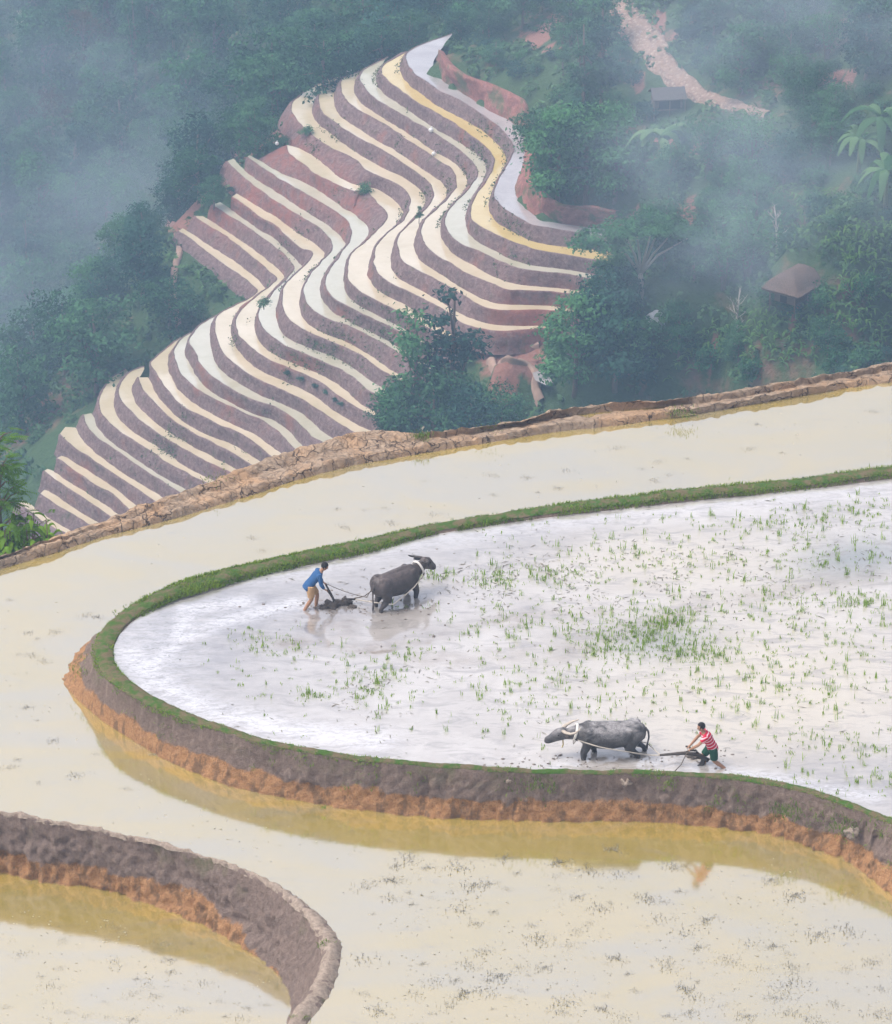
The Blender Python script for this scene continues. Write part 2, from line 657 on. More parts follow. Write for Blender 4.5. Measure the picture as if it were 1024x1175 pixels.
inn = itw - otw
inn[:, 2] = 0
inn /= np.linalg.norm(inn, axis=1, keepdims=True) + 1e-6
ifoot = itw + inn * (.08 + .03 * far[:, None])
ifoot[:, 2] = ZA - .06
V, F, m_ = bank_mesh(ifoot, itw, otw, bsw, 22, .10, 11)
bank = link("earth_bank", mesh("earth_bank", V, F), M_FACE)
tag(bank, "long curved earth bank with orange foot and grassy top holding the ploughed paddy", "earth bank")

# turf on top of the bank: thin sod with short blades (nobody could count them)
gm = Mat("turf_soil")
gcol = gm.mix(gm.ramp(gm.noise(gm.pos(), 3.5, 6, .7), [(.42, 0.0), (.58, 1.0)]), (.13, .10, .055), (.045, .10, .012))
M_TURF = gm.done(gcol, .95, gm.bump(gm.noise(gm.pos(), 18, 5, .7), .8, .05))
gv, gf, gt = [], [], []
NG = 64000
u = rng.uniform(0, NB - 1.001, NG)
# back bund is broader and lusher than the front lip
keep = rng.uniform(0, 1, NG) < np.interp(u, np.arange(NB), .34 + .66 * far)
u = u[keep]
i0 = u.astype(int)
fr = (u - i0)[:, None]
a_in = itw[i0] * (1 - fr) + itw[i0 + 1] * fr
a_out = otw[i0] * (1 - fr) + otw[i0 + 1] * fr
ff = far[i0]
c_ = rng.uniform(-.3, 1.25, len(u))[:, None]
base = a_in * (1 - c_) + a_out * c_
drop = np.where(c_[:, 0] > 1, (c_[:, 0] - 1) * .35, 0) + np.where(c_[:, 0] < 0, -c_[:, 0] * .22, 0)
base[:, 2] -= drop + .01
patch = fbm(np.stack([base[:, 0] * 1.3, base[:, 1] * 1.3, base[:, 2] * 0], 1), 3, 77)
hang = fbm(np.stack([base[:, 0] * .8, base[:, 1] * .8, base[:, 2] * 0], 1), 3, 78)
ok = (patch > np.where(ff > .5, -.6, -.3)) & ~((c_[:, 0] > 1.05) & (ff < .5) & (hang < .12)) & ~((c_[:, 0] < -.1) & (ff < .4))
base, patch, ff = base[ok], patch[ok], ff[ok]
hh_ = (.022 + .045 * ff + .05 * np.clip(patch, 0, 1)) * rng.uniform(.5, 1.5, len(base))
v, f, t = blades(base, hh_, rng.uniform(.02, .10, len(base)), .022, np.clip(.38 + .65 * patch + rng.normal(0, .25, len(base)), 0, 1))
tuft = [(620, 887), (598, 888), (608, 890), (770, 893), (905, 917), (965, 935), (1000, 950), (640, 890), (345, 868), (310, 858)]
gr = link("grass", mesh("grass", v, f, True, {'tint': ('FACE', t)}), M_GRASS, bank)
tag(gr, kind="stuff")
sod_rows = []
for t_ in (-.06, -.02, .2, .5, .8, .98, 1.03):
    q = itw * (1 - t_) + otw * t_
    q = q.copy()
    q[:, 2] += .012 + .055 * math.sin(math.pi * min(1, max(0, t_))) - (.5 * (t_ - 1) if t_ > 1 else 0) - (.26 * -t_ if t_ < 0 else 0)
    q[:, 2] += .02 * fbm(q * 5, 3, 5)
    sod_rows.append(q)
V = np.vstack(sod_rows)
F = [(i * NB + k, i * NB + k + 1, (i + 1) * NB + k + 1, (i + 1) * NB + k) for i in range(6) for k in range(NB - 1)]
link("turf", mesh("turf", V, F), M_TURF, bank)

# sprigs rooted in the earth face
k_ = rng.integers(0, NB, 420)
t_ = rng.uniform(.08, .75, 420) ** 1.5
pb = otw[k_] * (1 - t_[:, None]) + bsw[k_] * t_[:, None]
od = bsw[k_] - otw[k_]
od[:, 2] = 0
od /= np.linalg.norm(od, axis=1, keepdims=True) + 1e-6
sel = fbm(np.column_stack([pb[:, :2] * .7, pb[:, :1] * 0]), 3, 91) > .02
pb, od = pb[sel] + od[sel] * .08, od[sel]
B_ = np.repeat(pb, 7, 0) + rng.normal(0, .06, (len(pb) * 7, 3))
v, f, t = blades(B_, rng.uniform(.03, .11, len(B_)), rng.uniform(.03, .12, len(B_)), .018, rng.uniform(0, .8, len(B_)))
tag(link("sprigs", mesh("sprigs", v, f, True, {'tint': ('FACE', t)}), M_GRASS, bank), kind="stuff")

# ---- the ploughed water: a fine sheet, so that churned places have real ripples
polyA = np.vstack([itw * .5 + otw * .5])[:, :2]
polyA = np.vstack([polyA, [[40, polyA[-1, 1]], [40, polyA[0, 1]]]])
GX = np.arange(-13, 21, .11)
GY = np.arange(72, 107, .13)
gx, gy = np.meshgrid(GX, GY)
pts = np.stack([gx.ravel(), gy.ravel()], 1)
inn_ = inside(pts, polyA)
pxA = project(np.column_stack([pts, np.zeros(len(pts))]))


def blob(cx, cy, sx, sy, rot=0.0):
    c, s = math.cos(rot), math.sin(rot)
    dx, dy = pxA[:, 0] - cx, pxA[:, 1] - cy
    return np.exp(-(((dx * c + dy * s) / sx) ** 2 + ((-dx * s + dy * c) / sy) ** 2))


def near(line, w):
    return np.exp(-(seg_dist(pxA * [1, 2], np.asarray(line, float) * [1, 2]) / w) ** 2)


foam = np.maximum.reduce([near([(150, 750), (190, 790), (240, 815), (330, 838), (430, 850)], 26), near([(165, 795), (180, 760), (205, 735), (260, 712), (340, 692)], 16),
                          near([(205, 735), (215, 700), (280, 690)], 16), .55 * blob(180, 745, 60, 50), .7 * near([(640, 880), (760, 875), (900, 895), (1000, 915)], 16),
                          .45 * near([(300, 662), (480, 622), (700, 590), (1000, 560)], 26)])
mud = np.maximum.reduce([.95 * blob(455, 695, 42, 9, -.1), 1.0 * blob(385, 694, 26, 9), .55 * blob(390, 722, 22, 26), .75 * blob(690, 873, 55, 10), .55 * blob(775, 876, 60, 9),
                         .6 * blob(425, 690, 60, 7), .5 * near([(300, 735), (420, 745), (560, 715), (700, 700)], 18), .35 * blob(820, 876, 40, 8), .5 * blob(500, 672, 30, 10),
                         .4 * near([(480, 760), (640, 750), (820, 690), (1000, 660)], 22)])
painted_reflection = np.maximum(blob(985, 640, 75, 24, -.1), .75 * blob(755, 736, 60, 22))  # mask of the reflection patches painted on the water
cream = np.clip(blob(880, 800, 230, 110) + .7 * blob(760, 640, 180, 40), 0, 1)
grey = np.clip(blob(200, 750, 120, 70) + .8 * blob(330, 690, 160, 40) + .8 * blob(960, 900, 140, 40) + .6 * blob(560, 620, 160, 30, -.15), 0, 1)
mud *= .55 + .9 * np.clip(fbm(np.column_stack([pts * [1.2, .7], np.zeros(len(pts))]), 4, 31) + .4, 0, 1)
rip = fbm(np.column_stack([pts * [1.3, .9], np.zeros(len(pts))]), 3, 41)
zz = .008 * rip + np.clip(mud, 0, 1) * .06 * fbm(np.column_stack([pts * [2.6, 2.0], np.zeros(len(pts))]), 3, 51)
for cx, cy in ((355, 696), (445, 692), (472, 682), (690, 868), (660, 868), (728, 862), (815, 878)):
    w0 = P(cx, cy, 0)
    r = np.hypot(pts[:, 0] - w0.x, pts[:, 1] - w0.y)
    zz += .018 * np.sin(r * 16) * np.exp(-(r / .8) ** 2)
nx_ = len(GX)
idx = np.full(len(pts), -1)
cells = []
I4 = inn_.reshape(gx.shape)
for r in range(len(GY) - 1):
    for c in range(nx_ - 1):
        if I4[r, c] and I4[r, c + 1] and I4[r + 1, c] and I4[r + 1, c + 1]:
            cells.append((r * nx_ + c, r * nx_ + c + 1, (r + 1) * nx_ + c + 1, (r + 1) * nx_ + c))
cells = np.array(cells)
used = np.unique(cells)
idx[used] = np.arange(len(used))
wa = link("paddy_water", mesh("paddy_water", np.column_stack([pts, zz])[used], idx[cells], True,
          {'foam': ('POINT', foam[used]), 'mud': ('POINT', np.clip(mud, 0, 1)[used]), 'painted_reflection': ('POINT', painted_reflection[used]), 'cream': ('POINT', cream[used]), 'grey': ('POINT', grey[used])}), MW_A.m)
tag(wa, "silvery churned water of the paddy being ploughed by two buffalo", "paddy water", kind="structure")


def sheet(name, poly, mat, z=None):
    me = bpy.data.meshes.new(name)
    bm = bmesh.new()
    vs = [bm.verts.new((p[0], p[1], p[2] if z is None else z)) for p in poly]
    f = bm.faces.new(vs)
    f.normal_update()
    if f.normal.z < 0:
        f.normal_flip()
    bmesh.ops.triangulate(bm, faces=[f])
    bm.to_mesh(me)
    bm.free()
    return link(name, me, mat)


# ---- bank below the cream paddy, lower left
LO = S("-300,893 -100,918 0,930 60,940 120,951 180,964 240,981 290,999 334,1023 364,1048 384,1076 387,1100 378,1130 364,1153 346,1178 305,1260 240,1400")
LT = S("-300,898 -100,923 0,935 60,945 120,956 180,970 240,987 288,1006 328,1030 354,1055 368,1080 370,1102 361,1128 347,1150 331,1173 290,1255 225,1395")
LB = S("-300,968 -100,992 0,1003 58,1012 115,1022 168,1037 218,1056 262,1077 294,1097 314,1114 326,1128 333,1142 335,1154 331,1168 322,1190 283,1275 220,1410")
NL = 420
lo, lt, lb = (cat_param(q, NL) for q in (LO, LT, LB))
lo = lt + (lo - lt) * np.interp(np.arange(NL) / NL * 16, [6, 9.5], [.42, 1.0])[:, None]
low_, ltw, lbw = PA(lo, ZB + .06), PA(lt, ZB + .07), PA(lb, ZC)
lw = fbm(np.stack([ltw[:, 0] * 1.4, ltw[:, 1] * 1.4, np.zeros(NL)], 1), 4, 8)
low_[:, 2] += .03 * lw
ltw[:, 2] += .03 * lw
lif = low_ + (low_ - ltw) * .35
lif[:, 2] = ZB - .06
V, F, m_ = bank_mesh(lif, low_, ltw, lbw, 24, .12, 23, .06, .05)
lbank = link("earth_bank", mesh("earth_bank", V, F), M_FACE_C)
tag(lbank, "bare grey earth bank with pale mud rim curving round the lowest paddy in the corner", "earth bank")
M_RIM = Mat("dry_rim_mud")
rn = M_RIM.noise(M_RIM.pos(), 11, 6, .7)
M_RIM = M_RIM.done(M_RIM.ramp(rn, [(.3, (.17, .13, .10)), (.7, (.36, .295, .235))]), .95, M_RIM.bump(rn, .8, .06))
rows = []
for t_ in (-.3, 0, .3, .6, .9, 1.08):
    q = low_ * (1 - t_) + ltw * t_
    q = q.copy()
    q[:, 2] += .02 + .075 * math.sin(math.pi * min(1, max(0, t_))) - (.3 * -t_ if t_ < 0 else 0) - (.5 * (t_ - 1) if t_ > 1 else 0)
    q[:, 2] += .045 * fbm(q * 4.5, 4, 15)
    q[:, :2] += (.035 * fbm(q * 6, 3, 16))[:, None]
    rows.append(q)
V = np.vstack(rows)
F = [(i * NL + k, i * NL + k + 1, (i + 1) * NL + k + 1, (i + 1) * NL + k) for i in range(5) for k in range(NL - 1)]
link("mud_rim", mesh("mud_rim", V, F), M_RIM, lbank)


def tuft_obj(name, px, py, z, n, spread, h, label, group=None, hang=0.0):
    c = P(px, py, z)
    b = np.column_stack([rng.normal(0, spread, n), rng.normal(0, spread * .8, n), np.zeros(n)])
    b[:, 2] = -hang * rng.uniform(0, 1, n)
    v, f, t = blades(b, h * rng.uniform(.5, 1.3, n), h * rng.uniform(.2, .9, n), .02, np.clip(rng.normal(.5, .2, n), 0, 1))
    o = link(name, mesh(name, v, f, True, {'tint': ('FACE', t)}), M_GRASS)
    o.location = c
    return tag(o, label, "grass tuft", group, "thing")


tuft_obj("grass_foliage", 376, 1084, ZB + .08, 130, .10, .16, "bright green grass tuft in the gap of the pale mud rim", None, .1)
tuft_obj("grass_foliage", 344, 1168, ZB + .05, 110, .09, .14, "small green grass tuft at the lower end of the pale mud rim", None, .1)
tuft_obj("grass_foliage", 612, 891, -.02, 260, .42, .10, "wide grass tuft hanging over the bank below the left-facing buffalo", None, .28)
tuft_obj("grass_foliage", 768, 897, -.05, 70, .12, .10, "small grass tuft hanging on the bank below the man in red", None, .2)
tuft_obj("grass_foliage", 905, 925, -.1, 150, .22, .12, "grass tuft hanging on the bank where it starts bending downhill", None, .35)
tuft_obj("grass_foliage", 968, 942, -.1, 130, .25, .12, "grass tuft hanging on the bank close to its bushy lower end", None, .35)
tuft_obj("grass_foliage", 372, 944 - 16, ZB + .12, 10, .05, .1, "tiny sprout at the foot of the orange soil layer", None)

# ---- cracked outer bund (two ridges) above the cream paddy
BX = [-300, -120, 0, 60, 120, 200, 280, 340, 400, 440, 470, 490, 540, 600, 640, 700, 770, 800, 860, 940, 1024, 1150, 1350]
WLy = [745, 688, 655, 637, 618, 597, 573, 553, 537, 530, 525, 521, 513, 503, 497, 491, 481, 476, 466, 452, 440, 421, 388]
R1y = [733, 676, 643, 625, 606, 585, 560, 542, 526, 519, 514, 510.5, 503, 493, 487, 480, 472, 468, 458, 444, 428, 409, 376]
TRy = [731, 674, 641, 622.5, 602, 577, 551, 532, 516, 511, 509, 506, 499, 488, 481, 475, 468, 464.5, 454.5, 440, 424.5, 405, 372]
R2y = [729, 672, 639, 619, 597, 568, 538, 516, 500, 496, 498, 498.5, 492, 483, 471.5, 463.5, 460.5, 456, 446, 432.5, 417, 398, 365]
NC = 620
Lw, L1, Lt, L2 = (cat_param(list(zip(BX, q)), NC) for q in (WLy, R1y, TRy, R2y))
trz = np.interp(np.linspace(0, 1, NC) * (len(BX) - 1), [0, 4.5, 6, 12, 13.5, 16, 17, 22], [ZB + .21, ZB + .21, ZB + .10, ZB + .08, ZB - .04, ZB - .04, ZB + .08, ZB + .10])
w_w, w_1, w_t, w_2 = PA(Lw, ZB - .04), PA(L1, ZB + .22), PA(Lt, 0), PA(L2, ZB + .30)
for k in range(NC):
    w_t[k] = P(Lt[k, 0], Lt[k, 1], trz[k])
V = []
sec = [(w_w, w_1, 9, 'up'), (w_1, w_t, 6, 'dn'), (w_t, w_2, 9, 'up')]
rows = []
for a, b, n_, kind in sec:
    for j in range(n_):
        t_ = j / n_
        q = a * (1 - t_) + b * t_
        s_ = math.sin(t_ * math.pi / 2) if kind == 'up' else 1 - math.cos(t_ * math.pi / 2)
        q = q.copy()
        q[:, 2] = a[:, 2] * (1 - s_) + b[:, 2] * s_
        rows.append(q)
rows.append(w_2.copy())
for k_, (dy_, dz_) in enumerate(((.25, -.10), (.6, -.4), (1.2, -1.3), (3.0, -4.5), (7, -12))):
    q = w_2.copy()
    q[:, 1] += dy_
    q[:, 0] -= dy_ * .25
    q[:, 2] += dz_
    rows.append(q)
for i, q in enumerate(rows):
    if i == 0:
        continue
    pp = q.copy()
    q[:, 2] += .04 * fbm(pp * [1.1, 1.1, 0], 4, 61) + (.05 * np.round(2 * fbm(np.column_stack([pp[:, 0] * .25, (pp[:, 1] - .28 * pp[:, 0]) * 2.2, 0 * pp[:, 0]]), 2, 66)) / 2 if i < 25 else 0) + .045 * fbm(pp * [4, 4, 0], 4, 62)
    q[:, 1] += .03 * fbm(pp * [3, 3, 3], 3, 63)
V = np.vstack(rows)
F = [(i * NC + k, i * NC + k + 1, (i + 1) * NC + k + 1, (i + 1) * NC + k) for i in range(len(rows) - 1) for k in range(NC - 1)]
m = Mat("cracked_mud")
wv = m.pos()
wz = m.n('TexNoise', Scale=1.6, Detail=5)
m.t.links.new(wv, wz.inputs['Vector'])
warp = m.n('Mix', data_type='VECTOR')
warp.inputs[0].default_value = .5
m.t.links.new(wv, warp.inputs[4])
m.t.links.new(wz.outputs['Color'], warp.inputs[5])


def cracks(scale, w0, w1):
    vo = m.n('TexVoronoi', feature='DISTANCE_TO_EDGE', Scale=scale)
    m.t.links.new(warp.outputs[1], vo.inputs['Vector'])
    return m.ramp(vo.outputs['Distance'], [(w0, 0.0), (w1, 1.0)])


ca, cb = cracks(3.2, .006, .035), cracks(9.0, .008, .06)
n1 = m.noise(wv, 5, 7, .7)
n2 = m.noise(wv, .6, 4, .6)
c = m.ramp(n1, [(.28, (.175, .122, .08)), (.5, (.285, .21, .145)), (.72, (.40, .315, .225))])
c = m.mix(m.math('MULTIPLY', m.ramp(n2, [(.45, 0.0), (.62, 1.0)]), .55), c, (.42, .25, .125))
c = m.mix(m.math('MULTIPLY', m.math('SUBTRACT', 1.0, ca), m.ramp(m.noise(wv, 1.3, 3, .6), [(.44, .1), (.56, 1.0)])), c, (.06, .042, .032))
c = m.mix(m.math('MULTIPLY', m.math('SUBTRACT', 1.0, cb), .35), c, (.13, .095, .07))
hb = m.math('ADD', m.math('ADD', m.math('MULTIPLY', ca, .7), m.math('MULTIPLY', cb, .3)), m.math('MULTIPLY', n1, .5))
M_CRACK = m.done(c, .95, m.bump(hb, .8, .09))
obund = link("earth_bund", mesh("earth_bund", V, F), M_CRACK)
tag(obund, "cracked dry mud bund with double ridge between cream paddy and the valley", "earth bund")
tuft_obj("grass_foliage", 483, 501, ZB + .36, 120, .16, .12, "green grass tuft in the notch of the cracked mud bund", None, 0)
tuft_obj("grass_foliage", 782, 474, ZB + .3, 110, .25, .10, "green grass tuft at the right end of the narrow bund pool", None, 0)
tuft_obj("grass_foliage", 245, 549, ZB + .42, 80, .3, .07, "thin grass tuft on the broad shoulder of the cracked bund", None, 0)
tuft_obj("grass_foliage", 556, 489, ZB + .42, 60, .3, .05, "faint grass tuft on the bund right of the notch", None, 0)

pool = [P(x, y, ZB + .04) for x, y in [(630, 490), (660, 476), (700, 470), (790, 462), (800, 476), (740, 482), (680, 488)]]
pl = sheet("paddy_water", pool, MW_B.m)
tag(pl, "narrow cream pool lying between the two ridges of the cracked bund", "paddy water", kind="structure")

# cream paddy and the lowest paddy
wmid = (w_w * .6 + w_1 * .4)
edgeL = low_ * .5 + ltw * .5
polyB = [tuple(p) for p in wmid[::3]] + [tuple(P(1350, 700, ZB)), tuple(P(1400, 1500, ZB)), tuple(P(300, 1500, ZB))] + [tuple(p) for p in edgeL[::-3]]
wb = sheet("paddy_water", polyB, MW_B.m, ZB)
tag(wb, "cream muddy water of the wide paddy around the grassy bank", "paddy water", kind="structure")
polyC = [P(-400, 850, ZC), P(360, 960, ZC), P(400, 1160, ZC), P(330, 1500, ZC), P(-400, 1500, ZC)]
wc = sheet("paddy_water", polyC, MW_B.m, ZC)
tag(wc, "cream muddy water of the lowest paddy in the bottom left corner", "paddy water", kind="structure")

# clods and stones on the banks
M_CLOD = plain("clod_soil", (.17, .13, .10), .95, .3, 9, .6)


def clod(name, px, py, z, s, label, cat="clod", mat=None, seed=1):
    b = MB().ball((0, 0, 0), 1, 24, 16)
    v = np.array(b.v)
    v *= (1 + .5 * fbm(v * 2.6 + seed * 7.3, 4, seed))[:, None]
    v *= np.array(s)
    o = link(name, mesh(name, v, b.f), mat or M_CLOD)
    o.location = P(px, py, z)
    return tag(o, label, cat)


clod("soil_clod", 720, 897, -.18, (.16, .14, .12), "pale earth lump stuck high on the bank below the red plougher", mat=M_RIM, seed=3)
clod("soil_clod", 978, 955, -.35, (.17, .14, .12), "pale earth lump stuck on the bank near its right end", mat=M_RIM, seed=4)
clod("soil_clod", 585, 896, -.18, (.09, .07, .06), "tiny pale stone on the bank under the wide grass tuft", "stone", mat=M_RIM, seed=5)

# ---- green growth in the ploughed paddy
cl = [(760, 716, 26, 12, 210), (800, 750, 26, 7, 120), (735, 735, 40, 14, 150), (570, 664, 18, 8, 80), (640, 664, 26, 7, 70), (900, 600, 50, 10, 110), (990, 585, 30, 8, 80),
      (700, 745, 30, 10, 90), (640, 715, 40, 10, 70), (430, 786, 22, 14, 110), (362, 796, 10, 4, 34), (590, 790, 40, 20, 60), (300, 770, 30, 14, 25), (470, 750, 12, 5, 25),
      (345, 745, 24, 8, 40), (290, 735, 20, 8, 28), (450, 672, 12, 5, 50), (480, 690, 14, 5, 40), (500, 662, 14, 5, 40), (900, 690, 50, 16, 90), (1000, 690, 25, 5, 60),
      (950, 750, 60, 30, 130), (860, 790, 60, 25, 110), (690, 800, 60, 18, 80), (560, 720, 40, 20, 60), (700, 640, 40, 14, 60), (800, 640, 50, 12, 70), (960, 640, 40, 12, 80)]
bx = [np.column_stack([rng.normal(c[0], c[2], c[4]), rng.normal(c[1], c[3], c[4])]) for c in cl]
bx.append(np.column_stack([rng.uniform(540, 1090, 620), rng.uniform(590, 862, 620)]))
bx.append(np.column_stack([rng.uniform(900, 1090, 160), rng.uniform(840, 915, 160)]))
bx.append(np.column_stack([rng.uniform(260, 560, 60), rng.uniform(715, 850, 60)]))
bx = np.vstack(bx)
bw = PA(bx, 0.0)
ok = inside(bw[:, :2], (itw * 1.0)[:, :2].tolist() + [[40, itw[-1, 1]], [40, itw[0, 1]]])
ok &= (bx[:, 0] < 1090)
for fx, fy in ((690, 852), (362, 680), (460, 672)):
    ok &= ~((np.abs(bx[:, 0] - fx) < 55) & (np.abs(bx[:, 1] - fy - 8) < 14))
bw = bw[ok]
B, H, Ln, T = [], [], [], []
for p in bw:
    k = rng.integers(2, 8)
    hmax = rng.choice([.07, .12, .2, .3], p=[.38, .36, .19, .07])
    B.append(p + np.column_stack([rng.normal(0, .035, k), rng.normal(0, .035, k), np.zeros(k) - .01]))
    H.append(hmax * rng.uniform(.5, 1.1, k))
    Ln.append(hmax * rng.uniform(.05, .5, k))
    T.append(np.clip(rng.normal(.35 + .4 * rng.uniform(), .15, k), 0, 1))
v, f, t = blades(np.vstack(B), np.concatenate(H), np.concatenate(Ln), .02, np.concatenate(T))
rs = link("weed_grass", mesh("weed_grass", v, f, True, {'tint': ('FACE', t)}), M_RICE)
tag(rs, "thin green grass and rice stubble sprouting from the ploughed paddy", "grass", kind="stuff")

# flattened dark straw and mud flecks lying on the same water
M_STRAW = leafmat("wet_straw", (.07, .07, .05), (.22, .20, .15), .1)
sx_ = np.vstack([np.column_stack([rng.uniform(250, 1090, 800), rng.uniform(575, 870, 800)]),
                 np.column_stack([rng.normal(640, 110, 900), rng.normal(670, 26, 900)]),
                 np.column_stack([rng.normal(880, 90, 500), rng.normal(650, 45, 500)]), np.column_stack([rng.normal(430, 50, 260), rng.normal(795, 18, 260)])])
sw = PA(sx_, .02)
ok = inside(sw[:, :2], itw[:, :2].tolist() + [[40, itw[-1, 1]], [40, itw[0, 1]]]) & (fbm(np.column_stack([sw[:, :2] * [.8, .6], 0 * sw[:, :1]]), 3, 90) > -.15)
sw = sw[ok]
nn = np.column_stack([rng.normal(0, .12, (len(sw), 2)), np.ones(len(sw))])
v, f, t = leaves(sw, nn, rng.uniform(.04, .17, len(sw)) * rng.choice([1, 1, 1.9], len(sw)), rng.uniform(.012, .035, len(sw)), rng.uniform(0, 1, len(sw)))
st = link("straw_litter", mesh("straw_litter", v, f, False, {'tint': ('FACE', t)}), M_STRAW)
tag(st, "dark wet straw and mud flecks lying on the ploughed paddy", "straw", kind="stuff")

# wet mud crumbs turned up along the plough tracks
M_CRUMB = plain("mud_crumbs", (.15, .125, .105), .45, .35, 8, .4)
mb_ = MB()
for (cx, cy, sx1, sy1, k) in ((430, 695, 45, 7, 90), (380, 696, 25, 7, 60), (640, 872, 40, 6, 50), (715, 872, 50, 7, 70), (790, 874, 40, 6, 50), (470, 745, 120, 14, 40), (700, 690, 120, 40, 60)):
    for _ in range(k):
        q = P(rng.normal(cx, sx1), rng.normal(cy, sy1), 0.0)
        r_ = rng.uniform(.01, .028)
        mb_.ball((q.x, q.y, q.z), (r_ * rng.uniform(1, 2.2), r_ * rng.uniform(1, 2), r_ * .5), 6, 4)
tag(mb_.build("mud_crumbs", M_CRUMB), "small wet mud crumbs turned up along the plough tracks", "mud", kind="stuff")

# fine dark specks and crumbs of straw afloat everywhere on the cream water
M_SPECK = leafmat("speck", (.17, .16, .125), (.44, .41, .32), .1)


def specks(poly, n, z, label):
    poly = np.array(poly, float)
    q = rng.uniform(poly.min(0), poly.max(0), (n * 2, 2))
    q = q[inside(q, poly)]
    dn = fbm(np.column_stack([q / 60, 0 * q[:, :1]]), 4, 610)
    q = q[dn > rng.normal(-.1, .3, len(q))][:n]
    w = PA(q, z + .005)
    L = rng.uniform(.02, .10, len(w)) * rng.choice([1, 1, 1.8], len(w))
    v, f, t = leaves(w, np.column_stack([rng.normal(0, .1, (len(w), 2)), np.ones(len(w))]), L, L * rng.uniform(.25, .7, len(w)), rng.uniform(0, 1, len(w)), .05)
    tag(link("speck_litter", mesh("speck_litter", v, f, False, {'tint': ('FACE', t)}), M_SPECK), label, "litter", kind="stuff")


specks([(400, 985), (900, 985), (1010, 1060), (1024, 1175), (400, 1175), (420, 1110)], 900, ZB, "fine specks of straw and mud on the cream water in the lower right")
specks([(0, 690), (60, 660), (90, 700), (60, 780), (150, 880), (260, 935), (420, 965), (400, 1050), (300, 990), (0, 925)], 420, ZB, "fine specks of straw and mud on the cream water left of the bank")
specks([(120, 640), (300, 580), (500, 530), (1024, 450), (1024, 520), (700, 558), (450, 600), (200, 655)], 420, ZB, "fine specks of straw and mud on the upper water strip")
specks([(0, 1040), (120, 1055), (250, 1095), (318, 1130), (315, 1175), (0, 1175)], 320, ZC, "fine specks of straw and mud on the lowest paddy")

# ---- weed clumps drifting on the cream paddies: five shapes, copied one by one
M_WEED = leafmat("drowned_weed", (.10, .095, .08), (.34, .32, .26), .1)
weed_me = []
for k in range(6):
    n = int(rng.integers(40, 110))
    el = rng.uniform(.10, .26)
    c0 = np.column_stack([rng.normal(0, el * 1.25, n), rng.normal(0, el * .75, n), rng.uniform(.003, .035, n)])
    v, f, t = leaves(c0, np.column_stack([rng.normal(0, .35, (n, 2)), np.ones(n)]), rng.uniform(.025, .08, n), rng.uniform(.01, .03, n), rng.uniform(0, 1, n))
    n2 = n // 3
    v2, f2, t2 = blades(c0[:n2] * [1, 1, 0], rng.uniform(.03, .11, n2), rng.uniform(.02, .1, n2), .014, rng.uniform(0, 1, n2))
    f2 = [tuple(i + len(v) for i in q) for q in f2]
    weed_me.append(mesh("weed_foliage", np.vstack([v, v2]), [tuple(q) for q in f] + f2, False, {'tint': ('FACE', np.concatenate([t, t2]))}))


def weeds(pts, z, label, group, smin=.6, smax=1.5):
    for px, py in pts:
        o = link("weed_foliage", weed_me[int(rng.integers(6))], M_WEED)
        o.location = P(px, py, z + .006)
        o.rotation_euler = (0, 0, rng.normal(0, .5))
        s_ = rng.uniform(smin, smax)
        o.scale = (s_, s_, s_)
        tag(o, label, "weed clump", group, "thing")


def scat(n, poly, gap):
    poly = np.array(poly, float)
    out = []
    while n > 0:
        q = rng.uniform(poly.min(0), poly.max(0))
        n -= 1
        if inside(q[None], poly)[0] and all(abs(q[0] - o[0]) + 1.6 * abs(q[1] - o[1]) > gap for o in out):
            out.append(tuple(q))
    return out


hand = [(525, 985), (527, 995), (560, 1015), (640, 1005), (690, 1042), (745, 1032), (775, 995), (745, 1032), (556, 1092), (578, 985), (620, 1075), (702, 975), (712, 970), (976, 1028), (908, 1108),
        (720, 1118), (790, 1070), (800, 1088), (650, 1150), (905, 1145), (785, 1135), (840, 1105), (560, 1125), (530, 1040), (455, 1010), (470, 985), (600, 1110), (695, 1105)]
weeds(hand + scat(150, [(420, 985), (900, 985), (1010, 1060), (1020, 1170), (410, 1170), (420, 1110)], 26), ZB, "dark drowned weed clump floating on the cream water below the orange bank", "weed clumps on the cream paddy", .22, 1.0)
weeds([(32, 726), (38, 752), (30, 812), (12, 688), (98, 706), (110, 708), (112, 865), (175, 866), (60, 850), (12, 880), (145, 905), (300, 936)] + scat(26, [(10, 680), (90, 690), (60, 780), (80, 840), (250, 930), (200, 950), (10, 900)], 30), ZB,
      "dark weed clump on the cream water left of the grassy bank", "weed clumps left of the bank", .25, .6)
weeds([(555, 620), (566, 630), (575, 612), (610, 600), (620, 608), (635, 600), (660, 596), (760, 586), (755, 530), (735, 538), (770, 545), (640, 560), (500, 590), (450, 600), (300, 632), (420, 585), (860, 515)]
      + scat(60, [(240, 630), (500, 530), (1010, 455), (1015, 520), (700, 560), (450, 600)], 30), ZB,
      "dark weed clump on the water strip between grassy and cracked bunds", "weed clumps on the upper water strip", .3, .7)
weeds(scat(70, [(0, 1045), (120, 1060), (250, 1100), (315, 1130), (310, 1172), (0, 1172)], 24), ZC, "dark weed clump floating on the lowest paddy in the corner", "weed clumps on the lowest paddy", .25, .65)
